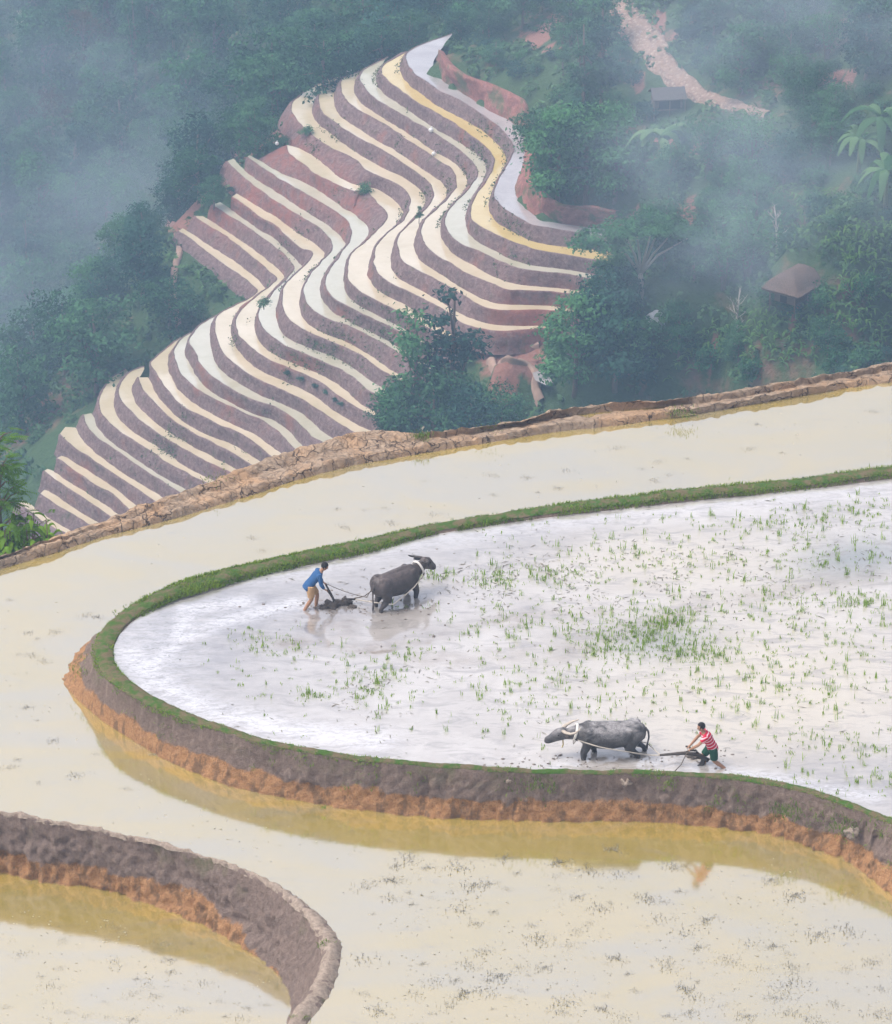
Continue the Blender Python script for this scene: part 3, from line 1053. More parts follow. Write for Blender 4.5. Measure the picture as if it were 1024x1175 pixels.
# ================================================================== FAR HILLSIDE
TO = {1: "519,39 492,48 468,59 465,69 474,83 488,93 507,106 525,114 551,130 572,145 586,161 589,171 584,186 574,202 567,217 567,226 574,236 588,246 609,257 637,263 666,268 705,273",
      2: "466,59 441,74 438,83 447,94 461,105 476,116 492,125 519,140 539,155 557,168 566,180 564,196 555,212 543,228 540,249 549,259 568,269 594,280 617,287 646,292 682,298 705,303",
      3: "445,65 441,68 418,79 413,89 418,100 429,112 445,122 468,136 492,149 515,164 533,177 545,190 547,202 539,215 525,229 517,238 510,253 514,267 527,279 549,288 572,299 594,307 617,312 652,315 691,323 715,329",
      4: "421,77 418,80 395,89 391,100 396,114 408,124 429,136 449,147 468,161 488,174 507,187 516,192 523,204 522,216 512,229 502,239 487,252 483,264 486,278 500,293 519,304 539,316 559,323 580,332 607,334 637,335 670,340 700,348",
      5: "398,84 393,89 369,102 365,114 369,128 384,141 402,153 425,165 445,176 466,190 486,204 495,216 497,225 490,237 472,254 459,268 456,284 461,298 476,309 496,319 520,332 545,347 564,355 588,356 617,356 650,358 668,366 690,378",
      6: "398,82 386,87 349,106 334,121 339,137 355,152 378,169 406,182 421,196 437,203 453,210 466,221 470,233 465,249 453,260 435,278 429,294 430,307 441,321 460,331 486,343 515,359 529,370 549,377 578,380 621,377 640,377",
      7: "328,167 334,178 349,190 363,200 384,211 404,219 417,219 429,229 444,245 439,258 425,272 406,288 399,303 399,319 408,331 429,344 457,358 486,374 513,388 530,396",
      8: "284,180 299,191 323,207 350,222 370,234 390,246 399,255 403,266 400,278 392,288 384,301 374,317 374,330 384,343 408,356 437,370 457,380 477,391 500,402",
      9: "260,185 276,201 290,212 307,225 331,240 352,253 368,263 380,277 380,288 369,300 357,312 349,327 349,341 357,354 376,366 404,376 429,389 447,399 476,416 500,428",
      10: "266,226 278,234 295,247 315,258 331,273 343,284 357,289 357,297 345,308 331,322 323,338 325,355 333,367 345,376 364,386 394,398 417,410 437,425 452,433 470,441 495,452",
      11: "244,235 249,239 266,250 287,263 307,277 323,290 336,304 336,312 322,326 307,342 296,359 299,374 311,386 330,398 358,410 386,422 402,431 415,443 427,450 450,461 480,472",
      12: "223,248 227,252 249,265 272,281 288,294 299,304 317,319 312,326 299,336 285,347 276,355 270,369 274,385 288,398 307,412 338,425 366,438 384,451 402,464 425,476 452,484 475,492",
      13: "204,265 225,279 249,298 272,314 288,326 294,336 274,348 254,359 246,369 248,386 256,404 272,420 296,435 327,449 350,461 376,478 398,492 413,499 440,510",
      14: "249,362 229,373 217,390 221,400 229,416 241,431 260,443 284,457 315,467 338,482 356,500 370,507",
      15: "219,382 206,390 198,404 204,422 213,435 233,451 264,467 299,482 319,496 334,511",
      16: "207,387 190,400 172,417 179,428 184,437 196,453 211,467 230,477 250,487 272,496 295,510 309,522",
      17: "158,433 163,447 178,463 198,482 217,494 230,502 258,515 282,530",
      18: "165,420 147,428 137,445 139,459 151,473 167,487 182,498 202,510 230,526 255,538",
      19: "145,423 126,435 114,455 116,473 128,488 147,502 170,516 196,533 225,549 250,562",
      20: "96,476 100,490 114,504 139,521 167,541 196,559 220,573",
      21: "69,498 83,512 108,529 135,547 174,573 200,590",
      22: "65,526 81,537 108,556 128,566 147,584 165,598",
      23: "50,541 69,555 96,572 126,592 145,604",
      24: "47,567 69,582 85,592 102,602 130,618",
      25: "20,578 32,586 53,601 77,613 100,628"}
TI = {1: "519,40 507,51 494,71 498,81 510,95 535,110 559,126 584,139 600,155 602,167 603,180 596,200 591,216 592,227 601,240 617,252 637,257 666,261 705,265",
      2: "467,59 458,73 458,83 464,94 484,110 504,124 521,133 547,147 564,161 576,174 578,186 575,200 568,212 561,226 559,236 562,247 570,257 588,267 609,277 637,283 680,287 705,291",
      3: "446,66 441,69 431,85 431,96 439,108 457,120 476,133 496,147 519,160 537,171 551,182 556,194 553,204 543,221 535,236 532,249 534,263 545,277 566,288 584,298 609,305 641,309 668,313 692,320 715,325",
      4: "421,78 419,80 406,94 405,106 412,118 429,130 453,145 472,157 496,174 515,184 529,196 534,204 531,217 523,229 512,240 504,258 505,273 512,284 525,296 543,306 562,317 584,325 609,329 637,331 670,336 700,344",
      5: "398,85 392,91 381,110 382,120 388,133 408,147 429,161 453,174 476,190 500,206 510,217 508,229 496,243 484,252 478,263 473,278 474,288 482,301 501,313 520,326 539,337 560,347 584,350 617,351 648,354 670,363 692,375",
      6: "398,84 386,90 365,108 356,124 359,137 375,151 398,169 421,184 447,198 460,202 478,215 487,229 482,239 468,253 455,274 447,292 447,307 457,321 476,331 501,345 515,354 529,362 549,369 572,374 621,375 640,375",
      7: "329,166 349,174 369,188 386,204 408,213 420,215 431,217 449,229 461,244 458,253 437,274 426,288 420,309 422,321 437,337 460,348 488,366 513,382 530,391",
      8: "286,178 320,199 353,212 378,229 398,242 416,257 420,267 415,278 405,290 400,298 393,315 394,333 406,348 429,358 455,372 480,387 503,398",
      9: "268,182 278,195 295,208 315,220 338,236 362,251 378,262 394,278 394,285 379,302 367,321 365,335 371,348 388,362 417,376 437,387 449,395 475,411 502,424",
      10: "272,222 291,236 315,249 340,268 359,280 371,292 361,308 351,324 343,339 342,353 347,367 364,380 394,392 419,406 437,419 456,431 472,438 496,448",
      11: "253,232 272,247 295,263 315,275 331,290 344,306 336,320 325,335 316,349 315,363 319,377 329,389 355,400 386,412 404,423 423,437 444,449 456,456 481,467",
      12: "233,248 254,263 278,279 299,294 313,306 325,318 313,332 303,343 294,357 290,369 293,386 305,402 327,414 360,427 385,441 398,451 415,466 437,476 454,480 476,488",
      13: "210,262 239,283 264,298 288,316 302,330 299,338 284,348 268,361 263,375 266,390 276,408 296,425 327,439 356,453 382,472 409,488 427,496 445,503",
      14: "251,362 247,367 239,379 240,394 244,414 256,429 274,441 299,455 327,465 352,480 366,494 381,504",
      15: "221,382 214,388 211,404 219,424 235,445 256,459 287,472 315,484 331,496 344,511",
      16: "211,388 196,407 190,421 194,431 197,438 208,453 230,469 250,480 264,487 289,498 303,508 318,519",
      17: "170,433 174,447 186,463 206,482 230,497 264,510 289,525",
      18: "166,423 151,439 150,451 155,465 170,480 186,492 209,506 230,517 258,532",
      19: "147,426 133,443 129,459 131,474 143,490 167,506 190,519 209,535 229,545 254,557",
      20: "105,474 110,490 124,506 151,525 174,541 202,557 226,570",
      21: "75,490 87,493 93,506 112,523 139,543 180,568 206,586",
      22: "71,523 94,537 124,555 139,568 157,582 174,594",
      23: "55,538 77,553 108,572 133,590 152,601",
      24: "51,562 73,576 90,588 108,598 136,614",
      25: "26,574 38,584 61,599 83,612 106,626"}
TZ = {k: -69.0 - (k - 1) * 1.25 for k in range(1, 26)}
OW, IW = {}, {}
for k in range(1, 26):
    o_, i_ = S(TO[k]), S(TI[k])
    if k >= 12:                                   # run on out of sight behind the near bund
        for l_ in (o_, i_):
            (xa, ya), (xb, yb) = l_[-2], l_[-1]
            h_ = 34 / math.hypot(xb - xa, yb - ya)
            l_.append((xb + (xb - xa) * h_, yb + (yb - ya) * h_))
    n_ = max(40, int(len(o_) * 7))
    OW[k] = PA(cat_curve(o_, n_), TZ[k])
    OW[k][:, :2] += .10 * np.column_stack([fbm(OW[k] * .8, 4, 7 + k), fbm(OW[k] * .8, 4, 47 + k)])
    IW[k] = PA(cat_curve(i_, n_), TZ[k])

# ---- terrain: one smooth sheet through known heights of the valley and slopes
ctl = []
for k in range(1, 26):
    for q in OW[k][::9]:
        ctl.append((q[0], q[1], q[2] - 2.0))
    for q in IW[k][::9]:
        ctl.append((q[0], q[1], q[2] - 1.3))
for px, py, y in [(-250, 450, 345), (0, 450, 350), (60, 400, 355), (120, 340, 362), (0, 300, 374), (100, 300, 370), (-250, 300, 380), (170, 250, 366), (100, 200, 388), (100, 100, 405), (-250, 100, 415), (0, 0, 425),
                  (200, 50, 405), (300, 0, 402), (300, 120, 380), (240, 170, 368), (300, 160, 362), (400, 0, 388), (420, 50, 368), (520, 0, 372), (330, 90, 372),
                  (100, -120, 470), (400, -120, 420), (700, -120, 372), (1000, -120, 325),
                  (-250, 560, 325), (0, 520, 335), (40, 480, 342),
                  (560, 20, 352), (600, 60, 336), (650, 150, 312), (650, 215, 297), (700, 0, 337), (700, 100, 312), (740, 200, 293), (800, 130, 301), (800, 0, 318), (900, 0, 308), (1024, 0, 296), (1300, 0, 280),
                  (900, 100, 296), (900, 200, 283), (1024, 200, 275), (1300, 200, 255), (800, 300, 277), (900, 300, 270), (1024, 300, 264), (750, 260, 286), (720, 350, 279), (780, 380, 271), (850, 400, 264),
                  (930, 410, 259), (1024, 420, 254), (1300, 420, 235), (640, 440, 274), (690, 440, 270), (600, 470, 272), (540, 500, 272)]:
    ctl.append(tuple(PY(px, py, y)))
for px, py in [(192, 272), (216, 292), (240, 310), (266, 326), (286, 338)]:
    q = P(px, py, TZ[13] - .7)
    ctl.append((q.x, q.y, q.z))
# red cut bank above the top terrace
RBl = "500,84 512,97 535,111 559,127 584,140 601,155 603,168 604,181 597,201 592,216 593,227 602,240 618,251 637,256 666,260 705,264"
RBu = "503,60 514,75 532,88 560,98 583,108 600,119 602,138 611,151 612,167 612,184 608,200 613,214 626,228 645,238 676,240 708,245"
rl, ru = cat_param(S(RBl), 160), cat_param(S(RBu), 160)
rlw, ruw = PA(rl, -69.15), PA(ru, -66.9)
for q in ruw[::14]:
    ctl.append((q[0], q[1], q[2] - .35))
# ground between the terraces' foot and the near hill, kept under every sight line
for x in (-60, -38, -18, 0, 18, 40, 66):
    ctl.append((x, 272 - .35 * x, -113 + max(0, x) * .62 - (0 if x < 0 else 4)))
    ctl.append((x, 225 - .2 * x, -108 + max(0, x) * .55))
    ctl.append((x, 165, -60 + max(0, x) * .1))
    ctl.append((x, 128, -24))
    ctl.append((x, 113 + .18 * x, -12.5))
for x, y, z in [(-130, 300, -110), (-130, 420, -95), (-130, 520, -60), (130, 220, -45), (130, 320, -38), (130, 460, -5), (0, 520, -38), (60, 520, -20), (-60, 520, -52), (-130, 110, -12), (130, 110, -12), (-130, 200, -90), (130, 165, -40)]:
    ctl.append((x, y, z))
ctl = np.array(ctl)
sc_ = 100.0
xy = ctl[:, :2] / sc_


def tps(r2):
    return r2 * np.log(r2 + 1e-12) * .5


n_ = len(xy)
K = tps(((xy[:, None] - xy[None]) ** 2).sum(2)) + np.eye(n_) * 2e-4
Pm = np.column_stack([np.ones(n_), xy])
A_ = np.block([[K, Pm], [Pm.T, np.zeros((3, 3))]])
sol = np.linalg.solve(A_, np.concatenate([ctl[:, 2], np.zeros(3)]))
TX = np.arange(-150, 150.1, 1.1)
TY = np.arange(106, 540, 1.4)
tx, ty = np.meshgrid(TX, TY)
q_ = np.stack([tx.ravel(), ty.ravel()], 1) / sc_
tz = np.concatenate([tps(((c[:, None] - xy[None]) ** 2).sum(2)) @ sol[:n_] + sol[n_] + c @ sol[n_ + 1:] for c in np.array_split(q_, 60)])
TZG0 = tz.reshape(tx.shape)
rough = fbm(np.column_stack([q_ * sc_ / 9.0, 0 * q_[:, :1]]), 5, 5).reshape(tx.shape) * .55
TZG = TZG0 + rough * np.clip((ty - 112) / 20, 0, 1)


def hz(x, y, grid=None):
    g = TZG if grid is None else grid
    u = np.clip((np.asarray(x, float) - TX[0]) / 1.1, 0, len(TX) - 1.001)
    v = np.clip((np.asarray(y, float) - TY[0]) / 1.4, 0, len(TY) - 1.001)
    i, j = u.astype(int), v.astype(int)
    fu, fv = u - i, v - j
    return g[j, i] * (1 - fu) * (1 - fv) + g[j, i + 1] * fu * (1 - fv) + g[j + 1, i] * (1 - fu) * fv + g[j + 1, i + 1] * fu * fv


YS = np.arange(215, 535, .5)


def hit(px, py):
    """where the sight line meets the far hillside"""
    a, b = px - PW / 2, py - PH / 2
    t = YS / (FOC * CP - b * SP)
    z = CAMZ + (-FOC * SP - b * CP) * t
    below = z < hz(a * t, YS)
    i = int(np.argmax(below)) if below.any() else len(YS) - 1
    return Vector((a * t[i], YS[i], float(hz(a * t[i], YS[i]))))


V = np.column_stack([tx.ravel(), ty.ravel(), TZG.ravel()])
w_ = len(TX)
ii = (np.arange(len(TY) - 1)[:, None] * w_ + np.arange(w_ - 1)[None]).ravel()
F = np.stack([ii, ii + 1, ii + w_ + 1, ii + w_], 1)
m = Mat("hill_soil")
wv = m.pos()
n1, n2, n3 = m.noise(wv, .055, 5, .6), m.noise(wv, .35, 5, .65), m.noise(wv, 1.6, 5, .7)
grass_c = m.mix(n3, (.022, .05, .018), (.065, .115, .04))
soil_c = m.mix(n3, (.13, .075, .045), (.22, .125, .08))
fm = m.ramp(m.math('ADD', m.math('MULTIPLY', n1, .6), m.math('MULTIPLY', n2, .5)), [(.60, 0.0), (.70, 1.0)])
hc = m.mix(fm, grass_c, soil_c)
sf = m.ramp(m.math('ADD', m.attr('soil'), m.math('MULTIPLY', m.math('SUBTRACT', n2, .5), 1.1)), [(.38, 0.0), (.56, 1.0)])
hc = m.mix(sf, hc, m.mix(n3, (.17, .075, .055), (.30, .15, .11)))
M_HILL = m.done(hc, 1.0, m.bump(n3, .8, .5))
SOIL = [("570,408 590,412 612,410", 20), ("560,432 590,436 612,440", 14), ("752,14 762,30 768,48", 9), ("640,20 620,45 605,40", 12), ("605,50 625,56 640,58", 8), ("700,262 740,254 790,246", 18), ("790,235 800,250", 14),
        ("930,92 950,88 972,92", 18), ("190,78 205,72 222,64", 6), ("885,345 898,352 905,358", 14), ("965,325 975,322 985,328", 9), ("500,372 560,388 610,392", 16), ("805,168 790,176 760,160", 12), ("768,395 778,402 785,408", 10),
        ("318,150 270,178 215,235 205,262", 16), ("690,40 720,80 735,100", 10), ("830,385 800,410", 8)]
hq = project(V)
sm_ = np.zeros(len(V))
for s_, w in SOIL:
    sm_ = np.maximum(sm_, np.exp(-(seg_dist(hq * [1, 1.6], np.array(S(s_)) * [1, 1.6]) / w) ** 2))
sm_[(hq[:, 0] < -60) | (hq[:, 0] > 1090)] = 0
hill = link("hillside", mesh("hillside", V, F, True, {'soil': ('POINT', sm_)}), M_HILL)
tag(hill, "green valley slopes of brush and bare red soil behind the terraces", "hillside", kind="structure")

# ---- terraces
MW_T = [water("terrace_water", (.58, .48, .30), (.70, .60, .43), .36, .10, .01, .3), water("terrace_water_yellow", (.56, .41, .14), (.64, .50, .22), .32, .06, .01, .3),
        water("terrace_water_green", (.46, .43, .30), (.56, .53, .42), .32, .08, .01, .3), water("terrace_water_grey", (.34, .31, .30), (.46, .43, .43), .32, .1, .02, .3)]
wkind = {1: 3, 2: 1, 3: 2, 8: 2, 9: 2, 11: 2, 14: 2, 15: 2, 20: 2}
m = Mat("terrace_soil")
wv = m.pos()
n1, n2 = m.noise(wv, 2.6, 7, .72), m.noise(wv, .22, 5, .6)
n4 = m.noise(m.pos((1, 1, .4)), 1.0, 6, .7)
c = m.ramp(n1, [(.3, (.095, .058, .053)), (.5, (.17, .112, .104)), (.7, (.26, .185, .172))])
c = m.mix(m.math('MULTIPLY', m.ramp(n2, [(.56, 0.0), (.70, 1.0)]), .75), c, (.27, .105, .07))
c = m.mix(m.math('MULTIPLY', m.ramp(n4, [(.58, 0.0), (.68, 1.0)]), .7), c, (.075, .085, .035))
rf = m.math('MULTIPLY', m.attr('red'), m.ramp(m.noise(wv, .9, 5, .7), [(.36, 0.0), (.58, 1.0)]))
c = m.mix(m.math('MULTIPLY', rf, .85), c, (.27, .095, .07))
M_TERR = m.done(c, 1.0, m.bump(n1, 1.0, .25))
m = Mat("red_soil")
wv = m.pos()
n1 = m.noise(wv, 1.4, 6, .7)
c = m.ramp(n1, [(.3, (.17, .07, .055)), (.55, (.28, .12, .095)), (.72, (.37, .20, .16))])
c = m.mix(m.math('MULTIPLY', m.ramp(m.noise(wv, .5, 5, .65), [(.50, 0.0), (.62, 1.0)]), .85), c, (.09, .105, .045))
M_RED = m.done(c, 1.0, m.bump(n1, .9, .3))


def smooth1(a, n=5):
    k = np.ones(n) / n
    p = np.concatenate([np.repeat(a[:1], n // 2, 0), a, np.repeat(a[-1:], n // 2, 0)])
    return np.convolve(p, k, 'valid') if a.ndim == 1 else np.stack([np.convolve(p[:, j], k, 'valid') for j in range(a.shape[1])], 1)


def ray_line(p, d, line, maxd):
    """distance along d from p to the first crossing with a polyline"""
    a, b = line[:-1, :2], line[1:, :2]
    e = b - a
    den = d[0] * e[:, 1] - d[1] * e[:, 0]
    w = a - p
    with np.errstate(divide='ignore', invalid='ignore'):
        t = (w[:, 0] * e[:, 1] - w[:, 1] * e[:, 0]) / den
        s = (w[:, 0] * d[1] - w[:, 1] * d[0]) / den
    ok = (s >= -.01) & (s <= 1.01) & (t > .02) & (t < maxd)
    return t[ok].min() if ok.any() else None


where = {1: "the topmost grey terrace under the red cut bank", 2: "the yellow terrace second from the top", 3: "the greenish terrace third from the top", 4: "the fourth terrace from the top",
         5: "the fifth terrace from the top, pointed at its upper left end", 6: "the terrace with the broad rounded corner against the forest", 7: "the terrace starting at the mound with white edge left of centre",
         8: "the topmost terrace of the left gully", 9: "the second terrace down the left gully", 10: "the terrace starting beside the small round green bush", 11: "the terrace starting at the lone tree left",
         12: "the next to lowest terrace of the left gully", 13: "the lowest terrace of the left gully", 14: "the whitish terrace with cracked silt below the gully", 15: "the narrow white terrace below the cracked silt one",
         16: "the terrace with a widened upper end on the ridge", 17: "the terrace that ends blunt below the ridge path", 18: "the terrace curling tightly at the ridge, inner one of a pair", 19: "the outermost terrace curling round the ridge above the blunt ends",
         20: "the thin terrace between ridge curl and spoon-shaped one", 21: "the terrace with a spoon-shaped white end", 22: "the straight terrace just below the spoon-shaped one", 23: "the terrace third from the bottom left", 24: "the terrace second from the bottom left",
         25: "the lowest terrace beside the near leafy tree"}
for k in range(1, 26):
    o, i_ = OW[k], IW[k]
    di = smooth1(np.gradient(i_[:, :2], axis=0), 7)
    di /= np.linalg.norm(di, axis=1, keepdims=True) + 1e-9
    w_in = np.linspace(0, math.pi, len(i_))
    i_ = i_.copy()
    i_[:, :2] += np.stack([-di[:, 1], di[:, 0]], 1) * (.30 * np.clip(np.sin(w_in) * 6, 0, 1))[:, None]   # reaches in under the next bank
    wt = sheet("terrace_water", [tuple(p) for p in o] + [tuple(p) for p in i_[::-1]], MW_T[wkind.get(k, 0)].m, TZ[k])
    tag(wt, "flooded strip of water on " + where[k], "terrace water", kind="structure")
    # soil: inner lip, rounded bund, earth face dropping to the next strip
    d = np.gradient(o[:, :2], axis=0)
    d = smooth1(d, 5)
    d /= np.linalg.norm(d, axis=1, keepdims=True) + 1e-9
    nrm = np.stack([d[:, 1], -d[:, 0]], 1)
    low = IW.get(k + 1)
    dist = np.zeros(len(o))
    for q in range(len(o)):
        t = ray_line(o[q, :2], nrm[q], low, 3.2) if low is not None else None
        dist[q] = np.nan if t is None else t - .14
    good = ~np.isnan(dist)
    if good.any():
        dist = np.interp(np.arange(len(o)), np.where(good)[0], dist[good], left=min(1.1, dist[good][0]), right=dist[good][-1])
    else:
        dist[:] = .9
    dist = np.clip(smooth1(dist, 5), .12, 3.0)
    zl = TZ.get(k + 1, TZ[k] - 1.4) - .12
    rows = []
    for off, z in ((-.10, TZ[k] - .05), (-.08, TZ[k] + .03), (.0, TZ[k] + .055), (.08, TZ[k] + .02)):
        rows.append(np.column_stack([o[:, :2] + nrm * off, np.full(len(o), z)]))
    for t in (.2, .4, .6, .8, 1.0):
        r = np.column_stack([o[:, :2] + nrm * (.10 + (dist - .10) * t ** .9)[:, None], np.full(len(o), TZ[k] + .09 + (zl - TZ[k] - .09) * t)])
        nz = fbm(r * .9, 4, 200 + k)
        r[:, :2] += nrm * (.15 * nz * math.sin(math.pi * t))[:, None]
        rows.append(r)
    r = rows[-1].copy()
    r[:, :2] += nrm * .25
    r[:, 2] -= .5
    rows.append(r)
    V = np.vstack(rows)
    n_ = len(o)
    F = [(a * n_ + b, a * n_ + b + 1, (a + 1) * n_ + b + 1, (a + 1) * n_ + b) for a in range(len(rows) - 1) for b in range(n_ - 1)]
    qv = project(V)
    red = np.zeros(len(V))
    for cx, cy, rr_ in ((330, 178, 30), (372, 212, 34), (405, 235, 22), (280, 225, 34), (325, 238, 30), (250, 250, 24), (600, 368, 40), (640, 352, 26)):
        red = np.maximum(red, np.exp(-((qv[:, 0] - cx) ** 2 + (qv[:, 1] - cy) ** 2) / rr_ ** 2))
    tb = link("terrace_bank", mesh("terrace_bank", V, F, True, {'red': ('POINT', red)}), M_TERR)
    tag(tb, "brown earth bank holding " + where[k], "terrace bank", kind="structure")

# weeds rooted in the terrace banks (nobody could count them)
wb0, wbn = [], []
for k in range(1, 25):
    o = OW[k]
    m_k = len(o) * 5
    j = rng.integers(0, len(o), m_k)
    t = rng.uniform(0, 1, m_k)
    tgt = OW[k + 1][np.argmin(((OW[k + 1][None, :, :2] - o[:, None, :2]) ** 2).sum(2), 1)][j]
    dd = tgt[:, :2] - o[j, :2]
    far_ok = np.linalg.norm(dd, axis=1) < 5
    pk = np.column_stack([o[j, :2] + dd * (t * .45)[:, None], o[j, 2] - t * 1.2])
    sel = far_ok & (fbm(np.column_stack([pk[:, :2] * .16, 0 * pk[:, :1]]), 4, 501) > rng.normal(.46, .16, m_k))
    wb0.append(pk[sel])
wb0 = np.vstack(wb0)
v, f, t = leaves(np.repeat(wb0, 3, 0) + rng.normal(0, .12, (len(wb0) * 3, 3)), rng.normal(0, .6, (len(wb0) * 3, 3)) + [-.1, -.6, .7], rng.uniform(.12, .30, len(wb0) * 3), rng.uniform(.06, .15, len(wb0) * 3), rng.uniform(0, 1, len(wb0) * 3))
tw = link("bank_weeds", mesh("bank_weeds", v, f, False, {'tint': ('FACE', t)}), leafmat("bank_weed", (.04, .065, .025), (.15, .19, .075), .2))
tag(tw, "scattered weeds rooted in the brown terrace banks", "weeds", kind="stuff")

# red cut bank over the top terrace
rows = []
for t in np.linspace(0, 1, 9):
    q = rlw * (1 - t) + ruw * t
    q = q.copy()
    q[:, 2] += .35 * math.sin(math.pi * t) + (.3 if t > .9 else 0)
    q += .22 * np.column_stack([fbm(q * .8, 4, 300 + j) for j in range(3)]) * (1 if 0 < t < 1 else .4)
    rows.append(q)
q = ruw.copy()
q[:, 1] += 1.5
q[:, 0] += .5
q[:, 2] -= .4
rows.append(q)
V = np.vstack(rows)
F = [(a * 160 + b, a * 160 + b + 1, (a + 1) * 160 + b + 1, (a + 1) * 160 + b) for a in range(len(rows) - 1) for b in range(159)]
rb = link("soil_bank", mesh("soil_bank", V, F), M_RED)
tag(rb, "red cut soil bank behind the topmost grey terrace", "soil bank", kind="structure")


# ---- strips and patches laid on the slope
def drape(name, pts, widths, mat, label, cat, lift=.25, n=60, lump=.1, kind="structure"):
    c = np.array([tuple(hit(*p)) for p in cat_curve(pts, n)])
    c = smooth1(c, 5)
    w = np.interp(np.linspace(0, 1, n), np.linspace(0, 1, len(widths)), widths)
    d = np.gradient(c[:, :2], axis=0)
    d = smooth1(d, 7)
    d /= np.linalg.norm(d, axis=1, keepdims=True) + 1e-9
    nr = np.stack([d[:, 1], -d[:, 0]], 1)
    rows = []
    for u in np.linspace(-1, 1, 9):
        q = c.copy()
        q[:, :2] += nr * (u * w * (1 + .25 * fbm(c * .5 + u, 3, 7)))[:, None] * .5
        q[:, 2] = np.maximum(hz(q[:, 0], q[:, 1]), .5 * c[:, 2] + .5 * hz(q[:, 0], q[:, 1])) + lift * (1 - .9 * abs(u) ** 3) + lump * fbm(q * 1.5, 3, 8) - (.35 if abs(u) == 1 else 0)
        rows.append(q)
    V = np.vstack(rows)
    F = [(a * n + b, a * n + b + 1, (a + 1) * n + b + 1, (a + 1) * n + b) for a in range(8) for b in range(n - 1)]
    o = link(name, mesh(name, V, F), mat)
    return tag(o, label, cat, kind=kind)


m = Mat("path_stones")
wv = m.pos()
vo = m.n('TexVoronoi', Scale=2.4)
m.t.links.new(wv, vo.inputs['Vector'])
n1 = m.noise(wv, 1.2, 5, .7)
c = m.mix(n1, (.20, .12, .085), (.36, .25, .19))
c = m.mix(m.math('MULTIPLY', m.ramp(vo.outputs['Distance'], [(.15, 1.0), (.42, 0.0)]), .65), c, (.48, .38, .31))
M_PATH = m.done(c, 1.0, m.bump(vo.outputs['Distance'], .8, .3))
drape("stony_path", [(690, -40), (705, 0), (727, 30), (748, 55), (768, 82), (790, 104), (822, 119), (850, 126), (882, 134)], [3.0, 3.1, 2.8, 2.6, 2.2, 1.8, 1.5, 1.2, .9], M_PATH, "pale stony track winding down the slope at the top", "path", .3, 110, .07)
M_TRAIL = plain("trail_soil", (.30, .20, .15), 1.0, .25, 1.5, .4)
drape("footpath", [(203, 268), (206, 290), (201, 310), (199, 335), (203, 360), (206, 380)], [.7, .8, .8, .7, .7, .6], M_TRAIL, "thin pale footpath running down the wooded gully left of the terraces", "path", .3, 40)
drape("footpath", [(545, 398), (575, 396), (605, 402), (620, 398)], [.5, .6, .5, .4], M_TRAIL, "upper pale path crossing the small red plots between two trees", "path", .4, 30)
drape("footpath", [(560, 419), (585, 417), (604, 421), (616, 434), (614, 450), (622, 468)], [.6, .7, .7, .9, .8, .7], M_TRAIL, "pale path curving down to the pool behind the cracked bund", "path", .4, 40)
pp_ = [hit(x, y) for x, y in [(611, 438), (620, 432), (630, 445), (634, 460), (626, 472), (614, 462)]]
zp = max(p.z for p in pp_) + .25
pz = sheet("pond_water", [(p.x, p.y, zp) for p in pp_], MW_T[3].m, zp)
tag(pz, "small grey pool behind the cracked bund beside the right big tree", "pool", kind="structure")
a_ = [P(x, y, -71.2) for x, y in [(712, 292), (735, 286), (752, 292), (762, 305), (758, 324), (738, 318), (722, 306)]]
pz = sheet("paddy_water", a_, MW_T[0].m, -71.2)
tag(pz, "cream paddy glimpsed through the umbrella tree", "paddy water", kind="structure")
# ================================================================== TREES AND OTHER GROWTH ON THE SLOPES
M_BARK = plain("bark", (.14, .105, .08), 1.0, .3, 6, .5)
M_BARK_PALE = plain("pale_bark", (.36, .32, .28), 1.0, .2, 6, .4)
M_LEAF = leafmat("forest_leaf", (.016, .058, .030), (.10, .23, .10), .25)
M_LEAF2 = leafmat("fresh_leaf", (.022, .09, .035), (.115, .28, .105), .3)
M_LEAF3 = leafmat("dark_leaf", (.012, .045, .034), (.065, .165, .105), .2)
M_BANANA = leafmat("banana_leaf", (.04, .11, .04), (.17, .27, .12), .3)
M_DRY = leafmat("rusty_leaf", (.06, .05, .032), (.13, .10, .06), .2)


def crown_mesh(lobes, n, ls, seed, up=.45, clump=.5):
    """leaves gathered in sprays on the outer shell of uneven lobes (x, y, z, rx, ry, rz)"""
    g = np.random.default_rng(seed)
    lobes = np.array(lobes, float)
    area = (lobes[:, 3] * lobes[:, 4]) ** .9
    C, N, T = [], [], []
    for l, a in zip(lobes, area / area.sum()):
        k = max(6, int(n * a / 12))
        u = g.normal(size=(k, 3))
        u[:, 2] = u[:, 2] * .8 + .35
        u /= np.linalg.norm(u, axis=1, keepdims=True)
        r = g.uniform(.55, 1.06, k) ** .6
        sp = l[:3] + u * l[3:] * r[:, None]
        tn = np.clip(.22 + .28 * g.normal(size=k) * clump + .35 * u[:, 2] * .4 + .18 * g.uniform(size=k) + .12 * (g.uniform() - .5), 0, 1)  # upward-facing sprays tinted lighter: lit crown tops painted into the leaf colour
        for j in range(12):
            o = g.normal(size=(k, 3)) * ls * np.array([1.0, 1.0, .55])
            C.append(sp + o)
            N.append(u * .8 + np.array([0, 0, up]) + g.normal(size=(k, 3)) * .55)
            T.append(np.clip(tn + g.normal(size=k) * .10, 0, 1))
    C, N, T = np.vstack(C), np.vstack(N), np.concatenate(T)
    L = ls * g.uniform(.7, 1.4, len(C))
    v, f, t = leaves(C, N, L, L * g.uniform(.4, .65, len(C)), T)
    return mesh("crown", v, f, False, {'tint': ('FACE', t)})


